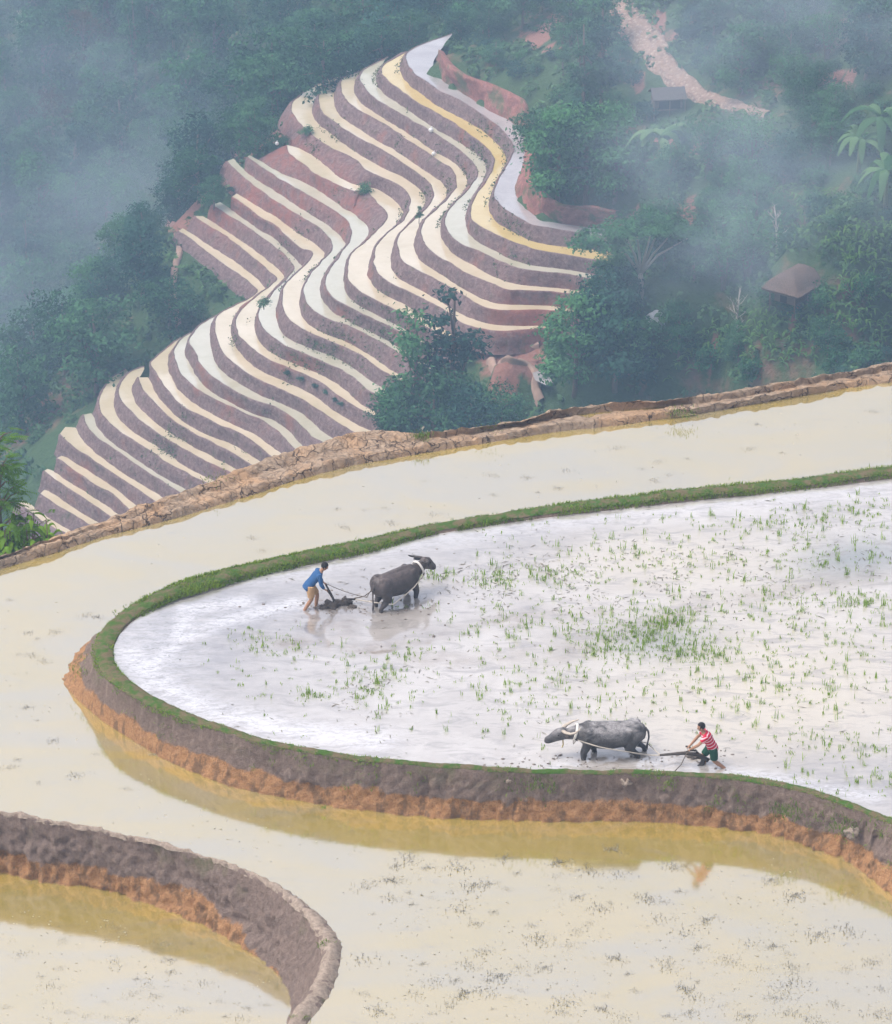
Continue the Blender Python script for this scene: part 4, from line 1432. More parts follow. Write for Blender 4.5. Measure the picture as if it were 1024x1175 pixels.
def trunk_mesh(h, r, limbs, seed, lean=(0, 0), start=.35):
    g = np.random.default_rng(seed)
    b = MB()
    mid = (lean[0] * .4 + g.normal() * .15, lean[1] * .4 + g.normal() * .15, h * .5)
    b.tube([(0, 0, -.6), (0, 0, .15), mid, (lean[0], lean[1], h)], [r * 1.5, r * 1.05, r * .75, r * .3], 8)
    for l in limbs:
        t = g.uniform(start, .8)
        p0 = Vector((lean[0] * t * .8, lean[1] * t * .8, h * t))
        p1 = Vector(l[:3])
        pm = p0.lerp(p1, .5) + Vector((0, 0, (p1 - p0).length * .12))
        b.tube([p0, pm, p1], [r * .5, r * .32, r * .12], 6)
    return mesh("trunk", b.v, b.f)


def lobes_round(R, h, g, n=9, flat=.75):
    out = [(0, 0, h * .55, R * .62, R * .62, h * .36)]
    for k in range(n):
        a = 2 * math.pi * k / n + g.uniform(-.4, .4)
        rr = R * g.uniform(.35, .72)
        s = R * g.uniform(.30, .48)
        out.append((rr * math.cos(a), rr * math.sin(a), h * g.uniform(.22, .88), s, s, s * flat))
    out.append((g.normal() * .3, g.normal() * .3, h * .9, R * .38, R * .38, R * .28))
    return out


PROTO = {}


def proto(kind, crown_me, crown_mat, trunk_me, bark=None):
    crown_me.materials.append(crown_mat)
    trunk_me.materials.append(bark or M_BARK)
    PROTO.setdefault(kind, []).append((crown_me, trunk_me))


for s_ in range(6):                                        # broad round forest trees, 8 m
    g = np.random.default_rng(100 + s_)
    R, h = g.uniform(3.0, 3.8), g.uniform(7.2, 8.8)
    lb_ = lobes_round(R, h, g, int(g.integers(12, 18)))
    proto('round_tree', crown_mesh(lb_, 3600, .36, 10 + s_), (M_LEAF, M_LEAF, M_LEAF2, M_LEAF3)[s_ % 4], trunk_mesh(h * .85, .2, lb_[1:8], s_))
for s_ in range(3):                                        # tall open trees, 11 m
    g = np.random.default_rng(200 + s_)
    h = g.uniform(10, 12)
    lb_ = []
    for k in range(15):
        z = h * g.uniform(.28, .98)
        a = g.uniform(0, 6.28)
        rr = g.uniform(.2, 2.3) * (1.15 - z / h * .75)
        s = g.uniform(.55, 1.15) * (1.25 - z / h * .6)
        lb_.append((rr * math.cos(a), rr * math.sin(a), z, s, s, s * .75))
    proto('tall_tree', crown_mesh(lb_, 2600, .34, 30 + s_), (M_LEAF2, M_LEAF3, M_LEAF)[s_], trunk_mesh(h * .96, .2, lb_[:9], 40 + s_, start=.25))
for s_ in range(3):                                        # bushes, 2.4 m
    g = np.random.default_rng(300 + s_)
    lb_ = lobes_round(1.5, 2.3, g, 6, .8)
    lb_ = [(x, y, z * .75, a, b, c) for x, y, z, a, b, c in lb_]
    proto('bush', crown_mesh(lb_, 760, .27, 50 + s_), (M_LEAF, M_LEAF2, M_LEAF3)[s_], trunk_mesh(1.5, .07, lb_[1:6], 60 + s_))
for s_ in range(2):                                        # bare-ish rusty trees
    g = np.random.default_rng(400 + s_)
    lb_ = lobes_round(2.6, 6.5, g, 9)
    proto('rusty_tree', crown_mesh(lb_, 1500, .26, 70 + s_), M_DRY, trunk_mesh(5.8, .17, lb_[1:10], 70 + s_), M_BARK)
# bamboo-like drooping clumps
for s_ in range(2):
    g = np.random.default_rng(500 + s_)
    C, N, L = [], [], []
    b = MB()
    for k in range(26):
        a = g.uniform(0, 6.28)
        ln, hh = g.uniform(1.5, 3.4), g.uniform(4.0, 7.0)
        pts_ = []
        for t in np.linspace(0, 1, 7):
            pts_.append((math.cos(a) * ln * t ** 1.7 + .25 * math.cos(a * 3), math.sin(a) * ln * t ** 1.7 + .25 * math.sin(a * 3), hh * (1 - (1 - t) ** 1.8) - 1.2 * max(0, t - .75) * ln))
        b.tube(pts_, [.05, .045, .04, .032, .025, .018, .008], 5)
        for p in pts_[2:]:
            k_ = 15
            C.append(np.array(p) + g.normal(size=(k_, 3)) * [.38, .38, .3])
            N.append(g.normal(size=(k_, 3)) * .6 + [0, 0, .6])
    C, N = np.vstack(C), np.vstack(N)
    v, f, t = leaves(C, N, g.uniform(.4, .7, len(C)), .13, np.clip(g.normal(.5, .2, len(C)), 0, 1))
    proto('bamboo', mesh("crown", v, f, False, {'tint': ('FACE', t)}), M_LEAF2, mesh("trunk", b.v, b.f), M_BARK)


def banana_leaf(mb, base, az, length, width, rise, droop, tl, tint):
    d = Vector((math.cos(az), math.sin(az), 0))
    s = Vector((-math.sin(az), math.cos(az), 0))
    n = 8
    L, Rr, Cc = [], [], []
    for i in range(n + 1):
        t = i / n
        c = Vector(base) + d * (length * (t - .12 * t * t)) + Vector((0, 0, rise * math.sin(min(1, t * 1.25) * math.pi * .5) - droop * t ** 2.3))
        w = width * (math.sin(math.pi * min(.98, .06 + .94 * t)) ** .6) * .5
        Cc.append(c)
        L.append(c + s * w - Vector((0, 0, w * .45)))
        Rr.append(c - s * w - Vector((0, 0, w * .45)))
    o = len(mb.v)
    mb.v += [tuple(q) for q in L + Cc + Rr]
    for i in range(n):
        mb.f.append((o + i, o + i + 1, o + n + 1 + i + 1, o + n + 1 + i))
        mb.f.append((o + n + 1 + i, o + n + 1 + i + 1, o + 2 * n + 2 + i + 1, o + 2 * n + 2 + i))
        tl += [tint, tint]


for s_ in range(3):
    g = np.random.default_rng(600 + s_)
    mb, tl = MB(), []
    for k in range(11):
        banana_leaf(mb, (0, 0, 2.5 + g.uniform(-.1, .3)), k * 2.4 + g.uniform(-.3, .3), g.uniform(2.0, 2.9), g.uniform(.5, .72), g.uniform(.5, 1.5), g.uniform(.9, 2.4), tl, float(np.clip(g.normal(.55, .25), 0, 1)))
    tb = MB().tube([(0, 0, -.4), (.03, 0, 1.2), (0, .02, 2.6)], [.19, .15, .09], 8)
    proto('banana_plant', mesh("crown", mb.v, mb.f, True, {'tint': ('FACE', tl)}), M_BANANA, mesh("trunk", tb.v, tb.f), plain("banana_stem", (.17, .2, .08)))


def plant(kind, pos, label, group=None, s=1.0, var=None, rz=None, sz=None, name=None, cat=None):
    c_me, t_me = PROTO[kind][int(rng.integers(len(PROTO[kind]))) if var is None else var]
    o = empty(name or kind, pos, rng.uniform(0, 6.28) if rz is None else rz)
    o.scale = (s, s, sz or s)
    link("crown", c_me, None, o)
    link("trunk", t_me, None, o)
    return tag(o, label, cat or {'bush': 'bush', 'banana_plant': 'banana plant', 'bamboo': 'bamboo'}.get(kind, 'tree'), group)


# pixels taken by the terraces, to keep the growth off them
TPOLY = np.array(S("519,39 494,45 466,58 430,72 395,84 349,105 333,121 336,140 345,160 322,166 284,178 262,186 266,222 240,234 204,263 240,305 290,330 255,356 205,385 160,418 118,440 95,475 66,497 48,541 20,580 90,615 300,540 500,500 520,420 545,385 640,382 690,372 694,318 684,290 708,276 708,244 640,238 615,212 612,160 600,116 560,96 505,60"), float)
tp_px = np.vstack([project(OW[k]) for k in range(1, 26)] + [project(IW[k]) for k in range(1, 26)])
tp_w = np.vstack([OW[k] for k in range(1, 26)] + [IW[k] for k in range(1, 26)])


def hides_terrace(p, h, r):
    """would a plant here stand in front of the terraces?"""
    b = []
    for z in (0.0, h * .35, h * .7, h):
        for dx in (-r, 0, r):
            b.append((p[0] + dx, p[1], p[2] + z))
    q = project(b)
    ins = inside(q, TPOLY)
    if not ins.any():
        return False
    for a in q[ins]:
        j = int(np.argmin(((tp_px - a) ** 2).sum(1)))
        if p[1] < tp_w[j, 1] + r + .5:
            return True
    return False


KEEP = [np.array(S(s)) for s in ("690,-10 705,0 727,30 748,55 768,82 790,104 822,119 850,126 882,134", "203,262 206,290 201,310 199,335 203,360 206,385", "752,14 762,30 768,48", "690,262 730,252 790,248", "640,20 620,45 605,40",
                                 "885,345 920,335 940,320", "560,419 585,417 604,421 616,434 614,450 622,468", "740,128 765,125 790,125", "570,408 590,412 612,410")]
KW = [13, 5, 8, 10, 8, 22, 10, 18, 12]


def blocked(q, extra=0):
    return any(seg_dist(q[None], k)[0] < w + extra for k, w in zip(KEEP, KW))


# ---- trees one can point at (pixel of the foot, kind, size)
def at(px, py):
    return hit(px, py)


HERO = [
    # two big trees in front of the lower terraces
    ('tall_tree', PY(478, 545, 262), 1.25, 0, "lone tall tree with open crown in front of the terraces, its top left reaching out", 4.0),
    ('tall_tree', PY(522, 545, 263), 1.38, 1, "tallest dark tree in front of the terraces, its narrow top crossing the pale strips", .6),
    ('round_tree', PY(498, 540, 260), 1.05, 0, "broad dense tree filling the foot of the tall trees before the terraces", 1.0),
    ('round_tree', PY(540, 528, 258), .85, 3, "lower round tree right of the tall trees before the terraces", 2.0),
    ('round_tree', PY(575, 520, 259), .72, 4, "small dark tree right above the cracked bund left of the pool", 2.5),
    ('round_tree', PY(450, 520, 262), .55, 1, "small tree low behind the bund at the left foot of the tall trees", 2.9),
    ('round_tree', at(660, 452), 1.05, 2, "bright green bushy tree beside the right ends of the lower terraces", .2),
    ('round_tree', at(705, 452), 1.12, 3, "dark round tree below the umbrella tree", .9),
    ('round_tree', at(694, 402), .95, 3, "dark tree right against the ends of the upper terraces", 1.9),
    ('round_tree', at(716, 372), .62, 3, "dark tree under the left edge of the umbrella tree's crown", 4.4),
    ('round_tree', at(709, 338), .5, 4, "small tree hiding the right ends of the upper terraces", 3.4),
    ('round_tree', at(700, 362), .6, 2, "leafy tree between the terrace ends and the darker umbrella side", 1.4),
    ('round_tree', at(722, 425), .75, 0, "dense tree under the right part of the umbrella tree", 2.9),
    ('round_tree', at(640, 235), 1.05, 2, "large leafy tree above the red cut bank, left of three", .5),
    ('round_tree', at(672, 238), 1.1, 4, "large leafy tree above the red cut bank, middle of three", 1.5),
    ('round_tree', at(706, 236), 1.0, 2, "large leafy tree above the red cut bank, right of three", 2.5),
    ('round_tree', at(622, 205), .8, 1, "tree leaning over the bend of the red cut bank", 3.5),
    ('tall_tree', at(668, 150), .95, 2, "slim tall tree on the hill above the red cut bank", .5),
    ('tall_tree', at(690, 130), .9, 1, "slim tall tree on the hill left of the dark shed", 1.5),
    ('round_tree', at(690, 75), .8, 2, "tree close to the left edge of the stony track", 1.7),
    ('round_tree', at(655, 55), .75, 4, "tree on the hill top between soil scar and stony track", .7),
    ('round_tree', at(600, 34), .8, 1, "tree on the hill crest right of the topmost terrace end", .3),
    ('round_tree', at(850, 110), .8, 2, "pale green tree just above the lower end of the stony track", .1),
    ('round_tree', at(140, 190), 1.2, 0, "big pale-topped round tree in the middle of the far forest", .1),
    ('round_tree', at(280, 172), 1.15, 4, "dark big tree right above the left gully", 1.1),
    ('rusty_tree', at(62, 168), 1.1, 0, "rusty brown half bare tree in the far forest", .1),
    ('rusty_tree', at(98, 80), 1.1, 1, "rusty thin-crowned tree near the top left of the far forest", 1.1),
    ('bamboo', at(858, 325), .95, 0, "pale feathery bamboo clump left of the thatched hut", .4),
    ('bamboo', at(830, 345), .8, 1, "drooping bamboo clump lower left of the thatched hut", 1.4),
    ('bamboo', at(812, 210), .85, 0, "drooping light green bamboo right of the banana plant by the shed", 2.4),
    ('bamboo', at(862, 205), .8, 1, "feathery bamboo under the lower end of the stony track", .9),
    ('banana_plant', at(756, 205), 1.25, 0, "large banana plant with pale ribbed leaves in front of the dark shed", 1.0),
    ('banana_plant', at(1008, 185), 1.35, 1, "upper banana plant at the right margin", .3),
    ('banana_plant', at(985, 200), 1.1, 2, "slightly smaller banana plant left of those at the right margin", 1.3),
    ('banana_plant', at(1016, 240), 1.2, 0, "lowest and greenest banana plant at the right margin", 2.3),
    ('bush', at(884, 356), .95, 0, "bush hiding the left corner of the thatched hut", 2.0),
    ('bush', at(938, 356), .9, 1, "bush hiding the right corner of the thatched hut", 3.0),
    ('bush', at(908, 366), .7, 2, "dark low bush in front of the thatched hut", 1.0),
    ('bush', at(742, 140), .9, 2, "dark bush at the left corner of the plank shed", 1.0),
    ('bush', at(861, 448), .9, 1, "bright green rounded bush peeping over the cracked bund", .3),
    ('bush', at(727, 438), .9, 1, "rounded bush on the crop field edge behind the bund", .5),
]
for kind, pos, s, var, lab, rz in HERO:
    plant(kind, pos, lab, None, s, var, rz)

# umbrella tree: flat layered crown on a forked pale trunk
g = np.random.default_rng(77)
lb_ = [(-3.0, 0, 5.6, 1.5, 1.4, .42), (-1.4, .3, 6.3, 1.7, 1.6, .45), (.6, -.2, 6.7, 1.8, 1.7, .45), (2.4, .2, 6.3, 1.6, 1.5, .42), (-4.2, .2, 4.9, 1.1, 1.1, .4), (3.6, -.1, 5.7, 1.1, 1.1, .36), (1.2, .9, 7.2, 1.2, 1.2, .35), (-2.4, -.8, 5.1, 1.0, 1.0, .3)]
um = empty("umbrella_tree", at(735, 346), 0)
cm = crown_mesh(lb_, 5600, .30, 701, .9)
b = MB().tube([(0, 0, -.6), (.05, 0, 1.0), (-.05, 0, 2.3)], [.27, .2, .17], 8)
for q in [(-3.0, 0, 5.4), (-1.4, .2, 6.0), (.7, -.2, 6.4), (2.3, .2, 6.0), (3.3, -.1, 5.5), (-.4, .6, 6.2), (1.5, .8, 6.8)]:
    b.tube([(-.05, 0, 2.1), (q[0] * .35, q[1] * .4, 3.9), q], [.13, .10, .045], 6)
link("crown", cm, M_LEAF2, um)
link("trunk", mesh("trunk", b.v, b.f), M_BARK_PALE, um)
um.scale = (1.12, 1.1, .95)
tag(um, "flat-topped umbrella tree with forked trunk right of the terraces", "tree")


def bare_tree(px, py, h, label, seed, lean=0.3):
    g = np.random.default_rng(seed)
    o = empty("bare_tree", at(px, py))
    b = MB().tube([(0, 0, -.4), (lean * .3, 0, h * .45), (lean, 0, h)], [.16, .11, .03], 6)
    link("trunk", mesh("trunk", b.v, b.f), M_BARK_PALE, o)
    b = MB()
    for k in range(14):
        t = g.uniform(.35, .92)
        a = g.uniform(0, 6.28)
        ln = h * g.uniform(.16, .34) * (1.2 - t * .6)
        p0 = Vector((lean * t, 0, h * t))
        p1 = p0 + Vector((math.cos(a) * ln * .8, math.sin(a) * ln * .8, ln * .75))
        pm = p0.lerp(p1, .5) + Vector((0, 0, -.05 * ln))
        b.tube([p0, pm, p1], [.055, .04, .012], 5)
        for _ in range(2):
            p2 = p1.lerp(pm, g.uniform(0, .7))
            b.tube([p2, p2 + Vector((g.normal() * .35, g.normal() * .35, .55)) * ln * .5], [.022, .008], 4)
    link("branches", mesh("branches", b.v, b.f), M_BARK_PALE, o)
    return tag(o, label, "tree")


bare_tree(25, 62, 5.2, "pale bare-branched tree near the top left corner", 5)
bare_tree(892, 300, 4.2, "pale bare-branched tree right behind the thatched hut's left side", 6, -.3)
bare_tree(843, 412, 5.5, "thin bare tree standing in the misty crops over the bund", 8, .2)

# shrubs and saplings on the terrace banks
for px, py, k, s, lab in [(303, 352, 5, .42, "round green bush on the bend of a terrace below the left gully"), (265, 221, 10, .30, "small round bush at the left end of a gully terrace"), (326, 165, 7, .40, "green bush on the mound with white edge"),
                          (418, 223, 7, .55, "dark bush at the right end of the upper gully terrace"), (491, 294, 5, .38, "small dark bush on the bank inside the terrace bend"), (662, 298, 3, .30, "small dark shrub on the bank close to the right ends of terraces"),
                          (395, 184, 7, .62, "dark shrub on the weedy bank above the gully"), (415, 200, 7, .5, "second dark shrub on the weedy bank above the gully, further right"), (352, 155, 6, .5, "shrub on the weedy bank near the rounded terrace corner"),
                          (384, 217, 8, .36, "dark shrub on the red bank over the top gully terrace"), (434, 252, 8, .45, "dark shrub on the bank at the tip of the gully's bend"), (295, 277, 12, .36, "shrub on the bank in the middle of the gully"),
                          (318, 296, 12, .42, "shrub low in the gully close to the bend"), (440, 90, 3, .3, "small shrub on the bank of the upper terraces")]:
    p = P(px, py, TZ[k] - .2)
    plant('bush', p, lab, None, s, int(rng.integers(3)), rng.uniform(0, 6))
p = P(246, 238, TZ[11])
plant('round_tree', p, "lone small tree with thin stem at the left end of a gully terrace", None, .42, 1, 1.0, .40, "small_tree")
p = P(481, 257, TZ[5])
plant('tall_tree', p, "slender green sapling at the neck between the terraces", None, .17, 0, 1.0, .16, "sapling")
# weedy dark strip hanging on one bank
wb_ = []
for px, py in [(305, 414), (318, 420), (330, 430), (345, 437), (362, 445), (375, 452), (386, 461), (392, 466)]:
    wb_.append((px, py))
for px, py in wb_:
    plant('bush', P(px, py, TZ[12] - .5), "low dark shrub in the weedy row under one lower terrace", "low shrubs along one terrace bank", .26, 2, rng.uniform(0, 6), .2)

# ---- woods: every tree on its own
placed = []


def wood(n, xr, yr, gap, kinds, label, group, srange, reject=None, hmax=8.0):
    k = 0
    tries = 0
    while k < n and tries < n * 40:
        tries += 1
        x, y = rng.uniform(*xr), rng.uniform(*yr)
        z = float(hz(x, y))
        q = project([(x, y, z)])[0]
        if reject is not None and reject(x, y, q):
            continue
        s = rng.uniform(*srange)
        if any((x - a) ** 2 + ((y - b_) * .85) ** 2 < (gap * (s + c) * .5) ** 2 for a, b_, c in placed):
            continue
        if any(blocked(project([(x + dx_, y, z + hmax * s * tt_)])[0]) for tt_ in (0, .3, .6, .9) for dx_ in (-2.0 * s, 0, 2.0 * s)):
            continue
        if hides_terrace((x, y, z), hmax * s * 1.05, 3.6 * s):
            continue
        kind = kinds[int(rng.integers(len(kinds)))]
        plant(kind, (x, y, z - .2), label, group, s, None, None, s * rng.uniform(.85, 1.15))
        placed.append((x, y, s))
        k += 1
    print(group, k)


for h_ in HERO:
    placed.append((h_[1][0], h_[1][1], h_[2] * (.35 if h_[0] == 'bush' else .8)))
placed.append((um.location[0], um.location[1], .7))
HUTS = [at(915, 348), at(764, 128)]
for h_ in HUTS:
    placed.append((h_.x, h_.y, .9))


def left_rej(x, y, q):
    return not (-40 < q[0] < 560 and -25 < q[1] < 640) or (q[0] > 480 and q[1] > 30) or y < 300


wood(250, (-66, 20), (312, 445), 4.7, ['round_tree'] * 9 + ['tall_tree'], "hazy round-crowned tree of the far forest left of the terraces", "forest trees left of and behind the terraces", (.62, 1.3), left_rej)
wood(16, (-60, 0), (330, 430), 4.6, ['rusty_tree'], "thin rusty-leaved tree among the green far forest", "rusty trees in the far forest", (.5, .9), left_rej, 6.5)


def right_rej(x, y, q):
    if not (690 < q[0] < 1080 and -25 < q[1] < 330):
        return True
    if q[1] < 110 and q[0] < 700:
        return True
    return (q[0] > 900 and 215 < q[1] < 330) or (820 < q[0] < 960 and q[1] > 285) or (960 < q[0] and 100 < q[1] < 230)


wood(110, (8, 50), (250, 338), 4.2, ['round_tree'] * 4 + ['bamboo'], "small misty leafy tree of the right hand slope", "trees on the misty right slope", (.4, .85), right_rej)


def hill_rej(x, y, q):
    return not (520 < q[0] < 720 and -20 < q[1] < 235)


wood(22, (-2, 26), (290, 370), 4.0, ['round_tree', 'round_tree', 'tall_tree'], "scattered young tree on the green hill between terraces and stony track", "young trees on the hill top", (.3, .6), hill_rej, 8)


def low_rej(x, y, q):
    return not (640 < q[0] < 1060 and 380 < q[1] < 470)


wood(16, (8, 45), (235, 285), 4.0, ['round_tree', 'bush', 'bush'], "leafy shrub-sized tree at the valley edge behind the cracked bund", "shrubby trees behind the cracked bund", (.35, .6), low_rej, 7)


def bush_rej(x, y, q):
    return not (520 < q[0] < 1060 and -20 < q[1] < 440)


wood(130, (-2, 48), (245, 365), 2.3, ['bush'], "rounded wild shrub on the open slope right of the terraces", "shrubs on the open right slope", (.5, 1.05), bush_rej, 2.4)

# ---- undergrowth: leafy mounds of brush nobody could count
cand = np.column_stack([rng.uniform(-72, 62, 26000), rng.uniform(238, 450, 26000)])
z = hz(cand[:, 0], cand[:, 1])
q = project(np.column_stack([cand, z]))
ok = (q[:, 0] > -30) & (q[:, 0] < 1060) & (q[:, 1] > -30) & (q[:, 1] < 600)
dn = fbm(np.column_stack([cand / 9, 0 * cand[:, :1]]), 4, 400)
soil_d = np.zeros(len(cand))
for s_, w in SOIL:
    soil_d = np.maximum(soil_d, np.exp(-(seg_dist(q * [1, 1.6], np.array(S(s_)) * [1, 1.6]) / w) ** 2))
ok &= soil_d < .45
for k, w in zip(KEEP, KW):
    ok &= seg_dist(q, k) > w * .9
ok &= dn > rng.normal(-.35, .3, len(dn))
ok = np.where(ok)[0]
ok = np.array([i for i in ok if not hides_terrace((cand[i, 0], cand[i, 1], z[i]), *((.3, .25) if q[i, 0] < 150 else (.8, .7)))])
cand, z, dn = cand[ok], z[ok], dn[ok]
n_ = len(cand)
K_ = 18
rad = rng.uniform(.45, 1.35, n_) * (1 + .3 * np.clip(dn, -.5, 1))
u_ = rng.normal(size=(n_, K_, 3))
u_[..., 2] = np.abs(u_[..., 2]) * .9 + .1
u_ /= np.linalg.norm(u_, axis=2, keepdims=True)
C = np.column_stack([cand, z])[:, None] + u_ * rad[:, None, None] * rng.uniform(.6, 1.05, (n_, K_, 1)) * [1, 1, .9]
N = u_ * .9 + rng.normal(0, .5, u_.shape) + [0, 0, .35]
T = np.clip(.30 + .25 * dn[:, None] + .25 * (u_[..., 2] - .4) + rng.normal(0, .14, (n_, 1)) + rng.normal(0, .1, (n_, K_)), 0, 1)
L = rng.uniform(.38, .75, n_ * K_)
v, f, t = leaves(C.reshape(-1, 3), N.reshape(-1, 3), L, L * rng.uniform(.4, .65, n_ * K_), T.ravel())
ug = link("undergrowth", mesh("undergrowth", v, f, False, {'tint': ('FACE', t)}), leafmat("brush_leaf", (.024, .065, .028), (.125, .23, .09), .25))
tag(ug, "low leafy undergrowth and weeds covering the valley slopes", "undergrowth", kind="stuff")
print("undergrowth", n_)

# ---- crops: maize-like leafy rows on the lower right slope
cr = []
for poly, step in (("850,420 870,350 930,300 985,262 1040,250 1040,418 960,430", 9.5), ("700,446 740,425 800,395 835,380 850,420 780,452", 9.5), ("850,250 900,215 960,230 950,280 880,300", 12)):
    pl_ = np.array(S(poly))
    x0, y0 = pl_.min(0)
    x1, y1 = pl_.max(0)
    for yy in np.arange(y0, y1, step * .62):
        for xx in np.arange(x0, x1, step):
            p_ = np.array([xx + rng.normal(0, 2.2), yy + rng.normal(0, 1.4) + (xx - x0) * -.12])
            if inside(p_[None], pl_)[0] and not blocked(p_, 4):
                cr.append(tuple(hit(*p_)))
mb, tl = MB(), []
for p_ in cr:
    if rng.uniform() < .18:
        continue
    for k in range(5):
        banana_leaf(mb, (p_[0] + rng.normal(0, .08), p_[1] + rng.normal(0, .08), p_[2] + rng.uniform(.25, .7)), rng.uniform(0, 6.28), rng.uniform(.5, .85), rng.uniform(.13, .2), rng.uniform(.15, .5), rng.uniform(.2, .6), tl, float(np.clip(rng.normal(.5, .22), 0, 1)))
mz = link("crop_foliage", mesh("crop_foliage", mb.v, mb.f, True, {'tint': ('FACE', tl)}), leafmat("crop_leaf", (.03, .09, .02), (.13, .25, .065), .3))
tag(mz, "leafy green crop rows on the lower right slope around the thatched hut", "crops", kind="stuff")
print("crop", len(cr))

# ---- near leafy tree at the left margin, behind the cracked bund
nb = PY(4, 690, 101)
nt = empty("leafy_tree", nb)
g = np.random.default_rng(888)
b = MB().tube([(0, 0, -1.5), (.05, 0, .8), (.0, .1, 2.4), (.05, .1, 4.6)], [.13, .10, .07, .02], 8)
sprays = []
for k in range(46):
    z = g.uniform(.5, 4.75)
    a = g.uniform(0, 6.28)
    r = (1.15 - .75 * max(0, (z - 1.9) / 2.9)) * g.uniform(.45, 1.05) * (1 if z > 1.4 else .9)
    e = Vector((math.cos(a) * r, math.sin(a) * r, z + .15 * r))
    s0 = Vector((0, .05, max(.3, z - .45 * r - .1)))
    b.tube([s0, s0.lerp(e, .55) + Vector((0, 0, .10)), e], [.028, .018, .006], 5)
    sprays.append((s0, e))
C, N, A, L, T = [], [], [], [], []
V, F, TT = [], [], []
for s0, e in sprays:
    tn = float(np.clip(g.normal(.42, .2), 0, 1))
    for j in range(11):
        t = g.uniform(.3, 1.05)
        p0 = s0.lerp(e, t) + Vector(g.normal(size=3) * .06)
        az = math.atan2(e.y - s0.y, e.x - s0.x) + g.normal() * .9
        ln = g.uniform(.24, .42)
        d = Vector((math.cos(az), math.sin(az), g.uniform(-.35, .35))).normalized()
        sd = d.cross(Vector((0, 0, 1))).normalized()
        for q in range(7):                                  # paired leaflets along the rib
            for sg in (-1, 1):
                c = p0 + d * (ln * (q + .6) / 7) - Vector((0, 0, .10 * (q / 7) ** 2))
                tip = c + sd * sg * ln * .30 * (1 - .06 * q) + d * ln * .12 - Vector((0, 0, .035))
                w = d * ln * .055
                o = len(V)
                V += [tuple(c - w * .4), tuple(c.lerp(tip, .5) - w), tuple(tip), tuple(c.lerp(tip, .5) + w)]
                F.append((o, o + 1, o + 2, o + 3))
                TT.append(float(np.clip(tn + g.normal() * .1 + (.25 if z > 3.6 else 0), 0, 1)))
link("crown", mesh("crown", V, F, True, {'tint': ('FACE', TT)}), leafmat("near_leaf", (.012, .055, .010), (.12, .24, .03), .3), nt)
link("trunk", mesh("trunk", b.v, b.f), M_BARK, nt)
nt.scale = (1.3, 1.3, 1.22)
tag(nt, "near dark green feathery tree at the left margin behind the cracked bund", "tree")

mb, tl = MB(), []
stm = MB()
for k in range(34):
    x, y = rng.normal(0, .45), rng.normal(0, .25)
    hh = rng.uniform(.45, 1.25)
    stm.tube([(x, y, -.8), (x, y, hh)], [.02, .012], 5)
    for j in range(6):
        banana_leaf(mb, (x, y, hh * rng.uniform(.4, 1)), rng.uniform(0, 6.28), rng.uniform(.28, .5), rng.uniform(.10, .16), rng.uniform(.05, .25), rng.uniform(.15, .4), tl, float(np.clip(rng.normal(.6, .2), 0, 1)))
bp = empty("broadleaf_bush", PY(30, 655, 100.5))
link("crown", mesh("crown", mb.v, mb.f, True, {'tint': ('FACE', tl)}), leafmat("lime_leaf", (.06, .16, .015), (.22, .38, .05), .35), bp)
link("stems", mesh("stems", stm.v, stm.f), M_BARK, bp)
bp.scale = (1.25, 1.25, 1.6)
tag(bp, "bright lime green leafy bush under the near tree behind the bund", "bush")

# ---- huts
M_THATCH = Mat("thatch")
wv = M_THATCH.pos(obj=True)
n1 = M_THATCH.noise(M_THATCH.pos((6, 6, 1.2), True), 2.2, 5, .7)
M_THATCH = M_THATCH.done(M_THATCH.ramp(n1, [(.3, (.085, .058, .045)), (.7, (.21, .145, .115))]), 1.0, M_THATCH.bump(n1, 1, .1))
M_WOOD = plain("old_boards", (.13, .095, .07), .95, .3, 5, .4)
M_DARK = plain("dark_opening", (.02, .018, .016), 1, .2)
M_POST = plain("hut_post", (.17, .13, .10), .95, .3, 6, .3)


def thatch_roof(L, Wd, h, hip, eave=.0, rough=.10, seed=1):
    """thick thatched roof: hipped ends, shaggy eaves"""
    n, m_ = 26, 14
    V, F = [], []
    for i in range(n + 1):
        u = i / n * 2 - 1
        for j in range(m_ + 1):
            w = j / m_ * 2 - 1
            x, y = u * L / 2, w * Wd / 2
            z = h * min(1 - abs(w), (1 - abs(u)) * L / 2 / hip if hip > 0 else 9)
            z = h * (1 - ((1 - min(1, z / h)) ** 1.7)) ** .8
            V.append((x, y, z))
    V = np.array(V)
    V += rough * np.column_stack([fbm(V * 2.1, 3, seed + j) for j in range(3)]) * [.7, .7, .6]
    top = len(V)
    V2 = V.copy()
    V2[:, 2] -= .28
    V2[:, :2] *= .97
    VV = np.vstack([V, V2])
    w_ = m_ + 1
    for i in range(n):
        for j in range(m_):
            a = i * w_ + j
            F.append((a, a + w_, a + w_ + 1, a + 1))
            F.append((top + a, top + a + 1, top + a + w_ + 1, top + a + w_))
    ring = [i * w_ for i in range(n + 1)] + [n * w_ + j for j in range(1, m_ + 1)] + [i * w_ + m_ for i in range(n - 1, -1, -1)] + [j for j in range(m_ - 1, 0, -1)]
    for a, c in zip(ring, ring[1:] + ring[:1]):
        F.append((a, c, top + c, top + a))
    return mesh("roof", VV, F)


